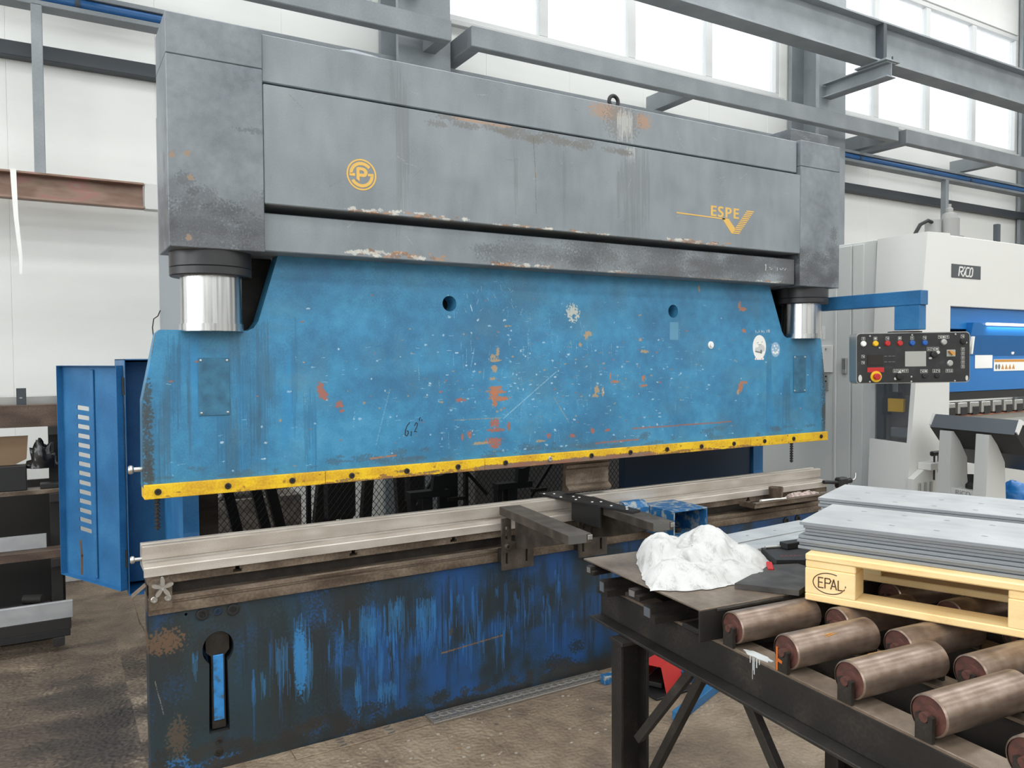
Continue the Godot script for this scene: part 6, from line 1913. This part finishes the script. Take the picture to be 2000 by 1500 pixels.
# ------------------------------------------------------------------ things on the table
func table_things() -> void:
	var TT := Transform3D(TX.basis, TX.origin - Vector3(0, 0.0055, 0))
	# white rag: a draped, folded heap
	var nz := FastNoiseLite.new()
	nz.seed = 12
	nz.frequency = 1.0
	nz.fractal_octaves = 5
	nz.fractal_gain = 0.5
	nz.noise_type = FastNoiseLite.TYPE_SIMPLEX_SMOOTH
	var rd := FastNoiseLite.new()
	rd.seed = 5
	rd.frequency = 1.0
	rd.fractal_type = FastNoiseLite.FRACTAL_RIDGED
	rd.fractal_octaves = 3
	var V: Array = []
	var nr := 60
	var na := 140
	var ring := [[-0.02, 0.43], [0.06, 0.48], [0.17, 0.50], [0.28, 0.50], [0.37, 0.50], [0.44, 0.485], [0.50, 0.42], [0.57, 0.33], [0.60, 0.22], [0.57, 0.12], [0.50, 0.03], [0.42, -0.05], [0.33, -0.06], [0.25, -0.02], [0.19, 0.05], [0.13, 0.14], [0.075, 0.24], [0.02, 0.34]]
	# puffs of cloth: centre, half axes, height
	var puffs := [[0.16, 0.20, 0.10, 0.12, 0.105], [0.25, 0.07, 0.11, 0.09, 0.085], [0.12, 0.34, 0.09, 0.08, 0.060], [0.05, 0.40, 0.06, 0.06, 0.035], [0.20, 0.40, 0.10, 0.08, 0.052], [0.40, 0.20, 0.12, 0.13, 0.118], [0.47, 0.33, 0.10, 0.09, 0.070], [0.33, 0.41, 0.10, 0.08, 0.048], [0.43, 0.44, 0.07, 0.05, 0.030], [0.36, 0.04, 0.09, 0.08, 0.060], [0.53, 0.20, 0.06, 0.09, 0.050], [0.29, 0.27, 0.08, 0.09, 0.060], [0.22, 0.28, 0.06, 0.06, 0.075], [0.36, 0.31, 0.07, 0.06, 0.082]]
	var cen := Vector2(0.29, 0.25)
	for j in nr + 1:
		var row: Array = []
		var f := float(j) / nr
		for i in na + 1:
			var u := float(i % na) / na * ring.size()
			var k := int(u)
			var a := Vector2(ring[k][0], ring[k][1])
			var b := Vector2(ring[(k + 1) % ring.size()][0], ring[(k + 1) % ring.size()][1])
			var edge := a.lerp(b, u - k)
			edge += (edge - cen).normalized() * 0.016 * nz.get_noise_2d(u * 2.0, 9.0)
			var p := cen.lerp(edge, f)
			p += Vector2(nz.get_noise_2d(p.x * 9.0, p.y * 9.0), nz.get_noise_2d(p.y * 9.0 + 7.0, p.x * 9.0)) * 0.012 * (1.0 - f * 0.5)
			var wp := p + Vector2(nz.get_noise_2d(p.x * 5.0 + 3.0, p.y * 5.0), nz.get_noise_2d(p.x * 5.0, p.y * 5.0 + 8.0)) * 0.035
			var hh := 0.0
			for pk: Array in puffs:
				var d := Vector2((wp.x - pk[0]) / pk[2], (wp.y - pk[1]) / pk[3]).length_squared()
				if d < 1.6:
					var hv: float = pk[4] * (1.0 - d * 0.62) if d < 1.0 else pk[4] * 0.38 * (1.6 - d) / 0.6
					var m := hh - hv
					hh = maxf(hh, hv) + 0.006 * maxf(0.0, 1.0 - absf(m) / 0.012)
			hh += 0.007 * nz.get_noise_2d(p.x * 12.0, p.y * 12.0) + 0.006 * absf(nz.get_noise_2d(p.x * 22.0 + 4.0, p.y * 8.0))
			hh *= 1.0 - pow(f, 7.0)
			row.append(Vector3(p.x, 0.9625 + maxf(hh, 0.0) + 0.005 * (1.0 - f), p.y))
		V.append(row)
	surface_sign = 1.0
	var rag := part_mesh(self, "cleaning_rag", grid_surface(V).commit(), M.rag)
	surface_sign = -1.0
	rag.transform = TT
	tag(rag, "crumpled white cloth rag heaped on the table plate", "rag")
	# red handled tool under the rag
	var rt := local_thing("red_tool", "red handled tool sticking out from under the white rag", "tool", TT)
	var rs := ST()
	bar(rs, Vector3(0.455, 0.980, 0.462), Vector3(0.50, 0.984, 0.405), 0.020, 0.010, 0.003)
	part(rt, "handle", rs, M.red)
	part(rt, "jaw", box(Vector3(0.455, 0.961, 0.43), Vector3(0.53, 0.972, 0.47), 0.004), M.black_oxide)
	# flat steel off-cuts
	var fl := ST()
	ext_y(fl, [Vector2(0.235, 0.53), Vector2(0.50, 0.41), Vector2(0.60, 0.44), Vector2(0.60, 0.555), Vector2(0.44, 0.64), Vector2(0.36, 0.68)], 0.961, 0.978)
	var fo := part_mesh(self, "flat_offcut", fl.commit(), M.dark_plate)
	fo.transform = TT
	tag(fo, "thick dark steel off-cut lying next to the white rag", "off-cut")
	var fl2 := ST()
	ext_y(fl2, [Vector2(0.54, 0.40), Vector2(0.62, 0.24), Vector2(0.99, 0.28), Vector2(0.97, 0.37), Vector2(0.68, 0.47)], 0.961, 0.988)
	var fo2 := local_thing("marked_block", "black steel block with faint red marking behind the off-cut", "block", TT)
	part(fo2, "block", fl2, M.black_oxide)
	var rm := ST()
	for i in 9:
		if i == 5:
			continue
		var mx := Transform3D(Basis(Vector3(0.93, 0, 0.36), Vector3(0.36, 0, -0.93), Vector3(0, 1, 0)), Vector3(0.60 + i * 0.0155, 0.988, 0.365 + i * 0.006))
		stroke(rm, [Vector2(-0.005, -0.005), Vector2(0.0, 0.005), Vector2(0.005, -0.004)], 0.0025, 0.0, 0.0006, mx)
	part(fo2, "red_marking", rm, M.red_faint)
	var s3 := ST()
	bx(s3, Vector3(0.68, 0.9885, 0.27), Vector3(0.80, 1.012, 0.31), 0.002)
	var o3 := part_mesh(self, "small_bar", s3.commit(), M.black_oxide)
	o3.transform = TT
	tag(o3, "short black steel bar lying on the marked block", "bar")
	var s4 := ST()
	cyl(s4, Vector3(0.62, 0.9935, 0.26), Vector3(0.95, 0.9935, 0.33), 0.005, 10)
	var o4 := part_mesh(self, "thin_rod", s4.commit(), M.alu)
	o4.transform = TT
	tag(o4, "thin bright rod lying across the marked block", "rod")
	# two light grey strips behind the rag
	for q: Array in [[0.0, "light grey perforated steel strip lying far back on the table"], [1.0, "light grey folded steel strip on top of the perforated strip"]]:
		var s := ST()
		if q[0] == 0.0:
			ext_y_holes(s, [Vector2(0.42, -0.02), Vector2(1.20, -0.14), Vector2(1.20, 0.12), Vector2(0.50, 0.20)], 0.961, 0.967, [circle(Vector2(0.78, -0.01), 0.009, 10, 0.006), circle(Vector2(0.95, -0.03), 0.009, 10, 0.006)])
		else:
			bar(s, Vector3(0.47, 0.970, 0.08), Vector3(1.18, 0.970, -0.01), 0.05, 0.005)
		var o := part_mesh(self, "steel_strip", s.commit(), M.sheet_steel)
		o.transform = TT
		tag(o, q[1], "steel strip", "steel strips on the table")
	# old tools stored under the folded top
	var tl := [[0.0, 0.04, 0.10, 0.30, 1.0, "steel tool bar stored under the table top, farthest out at the bed end"], [0.0, 0.05, 0.18, 0.34, 0.0, "stepped steel tool stored under the table top, behind the bed end bar"], [0.0, 0.06, 0.36, 0.32, 1.0, "bright edged steel tool stored under the table top, top of a pair"], [0.0, 0.05, 0.44, 0.34, 0.0, "bright edged steel tool stored under the table top, below another"]]
	var defs := [[-0.025, 0.915, 0.03, 0.05, 0.030], [-0.015, 0.862, 0.10, 0.07, 0.050], [-0.03, 0.905, 0.30, 0.07, 0.030], [-0.02, 0.857, 0.37, 0.09, 0.045]]
	for i in 4:
		var d: Array = defs[i]
		var s := ST()
		var w: float = d[3]
		var h: float = d[4]
		ext_x(s, [Vector2(0, 0), Vector2(w, 0), Vector2(w, h * 0.45), Vector2(w * 0.72, h * 0.55), Vector2(w * 0.70, h), Vector2(w * 0.25, h), Vector2(w * 0.2, h * 0.5), Vector2(0, h * 0.4)], 0.0, 0.5, Transform3D(Basis(Vector3.UP, 0.12 if i % 2 == 0 else -0.05), Vector3(d[0], d[1], d[2])))
		var o := local_thing("spare_tool", tl[i][5], "press tool", TX, "press tools under the table top")
		part(o, "tool_bar", s, M.dark_steel)
		var en := ST()
		bx(en, Vector3(-0.002, h * 0.25, w * 0.3), Vector3(0.0, h * 0.9, w * 0.68), 0.0, Transform3D(Basis(Vector3.UP, 0.12 if i % 2 == 0 else -0.05), Vector3(d[0], d[1], d[2])))
		part(o, "ground_end", en, M.bright_steel)
	var shelf := ST()
	bx(shelf, Vector3(0.07, 0.8555, 0.0), Vector3(1.1, 0.8565, 0.02), 0.0)

# ------------------------------------------------------------------ floor
func floor_things() -> void:
	# chequer plate strip along the bed
	for q: Array in [[1.185, 2.20, 0.01, 0.115, 0.012, "steel chequer plate strip lying along the foot of the bed"], [0.55, 1.17, 0.008, 0.10, 0.006, "dirt covered chequer plate strip by the foot of the bed"]]:
		var t := thing("chequer_plate", q[5], "floor plate", Vector3((q[0] + q[1]) / 2, 0, 0.06), "chequer plates along the bed")
		part(t, "plate", box(Vector3(q[0], 0.0, q[2]), Vector3(q[1], q[4], q[3]), 0.002), M.checker_plate if q[4] > 0.01 else M.floor)
		var s := ST()
		var x: float = q[0] + 0.03
		var k := 0
		while x < q[1] - 0.03:
			for zz: float in [0.03, 0.06, 0.09]:
				if q[4] < 0.01 and (k * 7 + int(zz * 100.0)) % 5 != 0:
					k += 1
					continue
				var up := 1.0 if (k % 2) == 0 else -1.0
				for l in 4:
					var ox := (l - 1.5) * 0.008
					bar(s, Vector3(x + ox - 0.008, q[4] + 0.0008, zz + 0.008 * up), Vector3(x + ox + 0.008, q[4] + 0.0008, zz - 0.008 * up), 0.003, 0.002, 0.0)
				k += 1
			x += 0.045
			k += 1
		part(t, "raised_ribs", s, M.bright_steel).set_meta("kind", "stuff")
	# foot pedal on a blue frame
	var p := thing("foot_pedal", "red foot pedal in a hood on a blue box tube frame on the floor", "foot pedal", Vector3(2.35, 0, 0.4))
	var fr := ST()
	part(p, "frame_tube", box(Vector3(2.13, 0.0, 0.13), Vector3(2.55, 0.045, 0.175), 0.003), M.blue_worn)
	bar(fr, Vector3(2.17, 0.0225, 0.665), Vector3(2.60, 0.0225, 0.50), 0.045, 0.045, 0.002)
	part(p, "frame_tube", fr, M.blue_paint)
	var fr2 := ST()
	bar(fr2, Vector3(2.60, 0.0225, 0.50), Vector3(2.50, 0.0225, 0.18), 0.045, 0.045, 0.002)
	part(p, "frame_tube", fr2, M.blue_paint)
	part(p, "post", box(Vector3(2.52, 0.045, 0.20), Vector3(2.56, 0.42, 0.24), 0.003), M.blue_paint)
	part(p, "base_plate", box(Vector3(2.235, 0.0, 0.235), Vector3(2.50, 0.012, 0.455), 0.002), M.black_oxide)
	# hood: a tapered shell open towards the floor side
	var X2 := Transform3D(Basis(Vector3.UP, -1.08), Vector3(2.385, 0.012, 0.305))
	var h := ST()
	var o := [Vector3(-0.085, 0, 0.12), Vector3(0.085, 0, 0.12), Vector3(0.055, 0.135, 0.12), Vector3(-0.055, 0.135, 0.12)]
	var b := [Vector3(-0.085, 0, -0.14), Vector3(0.085, 0, -0.14), Vector3(0.055, 0.10, -0.14), Vector3(-0.055, 0.10, -0.14)]
	for e: float in [0.0, 0.006]:
		var k := 1.0 - e * 10.0
		var f := func(v: Vector3) -> Vector3: return Vector3(v.x * k, v.y * k, v.z)
		for q: Array in [[1, 2], [2, 3], [3, 0]]:
			var nn: Vector3 = (o[q[1]] - o[q[0]]).cross(b[q[0]] - o[q[0]]).normalized()
			if nn.dot(o[q[0]] + o[q[1]] - Vector3(0, 0.06, 0.24)) < 0.0:
				nn = -nn
			quad(h, f.call(o[q[0]]), f.call(o[q[1]]), f.call(b[q[1]]), f.call(b[q[0]]), nn if e == 0.0 else -nn, X2)
	for q: Array in [[1, 2], [2, 3], [3, 0]]:
		var k := 0.94
		quad(h, o[q[0]], o[q[1]], Vector3(o[q[1]].x * k, o[q[1]].y * k, o[q[1]].z), Vector3(o[q[0]].x * k, o[q[0]].y * k, o[q[0]].z), Vector3(0, 0, 1), X2)
	quad(h, b[0], b[1], b[2], b[3], Vector3(0, 0, -1), X2)
	part(p, "hood", h, M.pedal_red)
	var pd := ST()
	bx(pd, Vector3(-0.05, 0.01, -0.10), Vector3(0.05, 0.035, 0.10), 0.004, X2)
	part(p, "treadle", pd, M.black_plastic)
	var cb := ST()
	var cp: Array = []
	for i in 40:
		var f2 := i / 39.0
		cp.append(Vector3(2.52 + 0.35 * f2 + 0.08 * sin(f2 * 9.0), 0.02 + 0.12 * maxf(0.0, 1.0 - f2 * 1.4) + 0.04 * absf(sin(f2 * 12.0)), 0.20 + 0.25 * f2 + 0.10 * cos(f2 * 11.0)))
	tube(cb, cp, 0.011, 8)
	solo("pedal_cable", cb, M.rubber, "grey black cable coiled behind the red foot pedal", "cable")
	# crumbs and chips of paint on the floor
	var s := ST()
	for i in 90:
		var c := Vector3(rng.randf_range(0.3, 2.1), 0.001, 0.14 + absf(rng.randfn(0.0, 0.35)))
		bx(s, c - Vector3(0.006, 0.001, 0.004) * rng.randf_range(0.4, 1.3), c + Vector3(0.006, 0.002, 0.004) * rng.randf_range(0.4, 1.3), 0.0, Transform3D(Basis(), Vector3.ZERO))
	var cr := part_mesh(self, "floor_crumbs", s.commit(), M.crumb)
	tag(cr, "pale crumbs and paint flakes scattered on the floor before the bed", "debris")
	cr.set_meta("kind", "stuff")

# ------------------------------------------------------------------ stock rack on the far left
func rack() -> void:
	var t := thing("stock_rack", "dark steel stock rack against the wall beside the blue cabinet", "rack", Vector3(-1.2, 0, -2.2))
	for q: Array in [[-0.30, -2.03], [-0.30, -2.75], [-2.4, -2.03], [-2.4, -2.75]]:
		part(t, "upright", box(Vector3(q[0] - 0.03, 0.0, q[1] - 0.03), Vector3(q[0] + 0.03, 1.33, q[1] + 0.03), 0.002), M.rack_dark)
	for y: float in [0.083, 0.55, 0.93, 1.32]:
		for x: float in [-0.30, -2.4]:
			part(t, "arm", box(Vector3(x - 0.03, y - 0.05, -2.75), Vector3(x + 0.03, y, -1.86), 0.002), M.rack_dark)
	for q: Array in [[-3.0, -0.22, 1.3205, 1.447, -1.99, -1.87, "rack_brown", "brown rusty square beam lying across the top of the rack", "beam"], [-3.0, -0.24, 1.3205, 1.49, -2.16, -2.07, "alu", "pale flat bar lying behind the brown beam on the rack", "flat bar"], [-3.0, -0.225, 0.19, 0.29, -1.90, -1.87, "sheet_steel", "pale steel flat standing on edge at the foot of the rack", "flat bar"], [-3.0, -0.235, 0.125, 0.1895, -1.99, -1.87, "rack_dark", "dark steel bar at the foot of the rack under the pale flat", "bar"], [-3.0, -0.24, 0.0835, 0.1245, -1.99, -1.87, "black_oxide", "black steel bar lowest on the foot of the rack", "bar"], [-3.0, -0.24, 0.9305, 0.957, -1.99, -1.87, "bed_steel", "brown edged sheet on the middle arms of the rack", "sheet"], [-3.0, -0.35, 0.6005, 0.68, -1.99, -1.95, "sheet_steel", "pale steel flat on the lower arms of the rack", "flat bar"], [-3.0, -0.24, 0.5505, 0.60, -1.99, -1.87, "rack_brown", "brown steel bar on the lower arms of the rack", "bar"]]:
		solo("stock_bar", box(Vector3(q[0], q[2], q[4]), Vector3(q[1], q[3], q[5]), 0.002), M[q[6]], q[7], q[8], "bars stored on the rack")
	var lug := thing("angle_lug", "grey lug with a hole standing on the brown rack beam", "lug", Vector3(-0.455, 1.448, -1.89))
	var ls := ST()
	ext(ls, [Vector2(-0.48, 1.448), Vector2(-0.432, 1.448), Vector2(-0.432, 1.543), Vector2(-0.48, 1.543)], -1.90, -1.885, Transform3D.IDENTITY, [circle(Vector2(-0.458, 1.488), 0.008, 10, 0.005)])
	part(lug, "plate", ls, M.rail_dark)
	# cardboard and wrap below the beam
	var cbx := ST()
	ext(cbx, [Vector2(-1.4, 1.06), Vector2(-0.50, 1.10), Vector2(-0.44, 1.13), Vector2(-0.43, 1.265), Vector2(-1.4, 1.265)], -1.97, -1.955)
	solo("cardboard_sheet", cbx, M.cardboard, "torn brown cardboard tucked under the rusty beam", "cardboard")
	solo("black_foil", lump(Vector3(-0.36, 1.08, -1.90), Vector3(0.07, 0.15, 0.05), 9, 0.55, 26), M.wrap_black, "crumpled black plastic wrap hanging by the rack upright", "plastic wrap")
	for q: Array in [[-0.575, -0.44, 0.957, 1.10, "black steel block standing on the middle shelf, grooved front"], [-0.375, -0.24, 0.957, 0.985, "thin black steel block beside the rack upright on the middle shelf"]]:
		var b := ST()
		bx(b, Vector3(q[0], q[2] + 0.0005, -1.98), Vector3(q[1], q[3], -1.88), 0.003)
		solo("black_block", b, M.black_oxide, q[4], "block", "blocks on the rack")
	for q: Array in [[-0.5, 0.053, 0.10], [-0.42, 0.14, 0.06]]:
		var b := ST()
		cyl(b, Vector3(q[0] - 0.06, q[1] + 0.08, -2.3), Vector3(q[0] + 0.04, q[1] + 0.08, -2.25), q[2] * 0.5, 14)
		solo("steel_roll", b, M.rack_dark, "short dark steel roll in the shadow of the lower rack" if q[2] > 0.08 else "thin short steel roll higher in the lower rack", "roll")
	part(t, "shelf", box(Vector3(-2.36, 0.04, -2.72), Vector3(-0.34, 0.083, -2.1), 0.002), M.rack_dark)
	part(t, "back_sheet", box(Vector3(-2.6, 0.05, -2.80), Vector3(-0.25, 0.90, -2.77), 0.0), M.rack_dark)
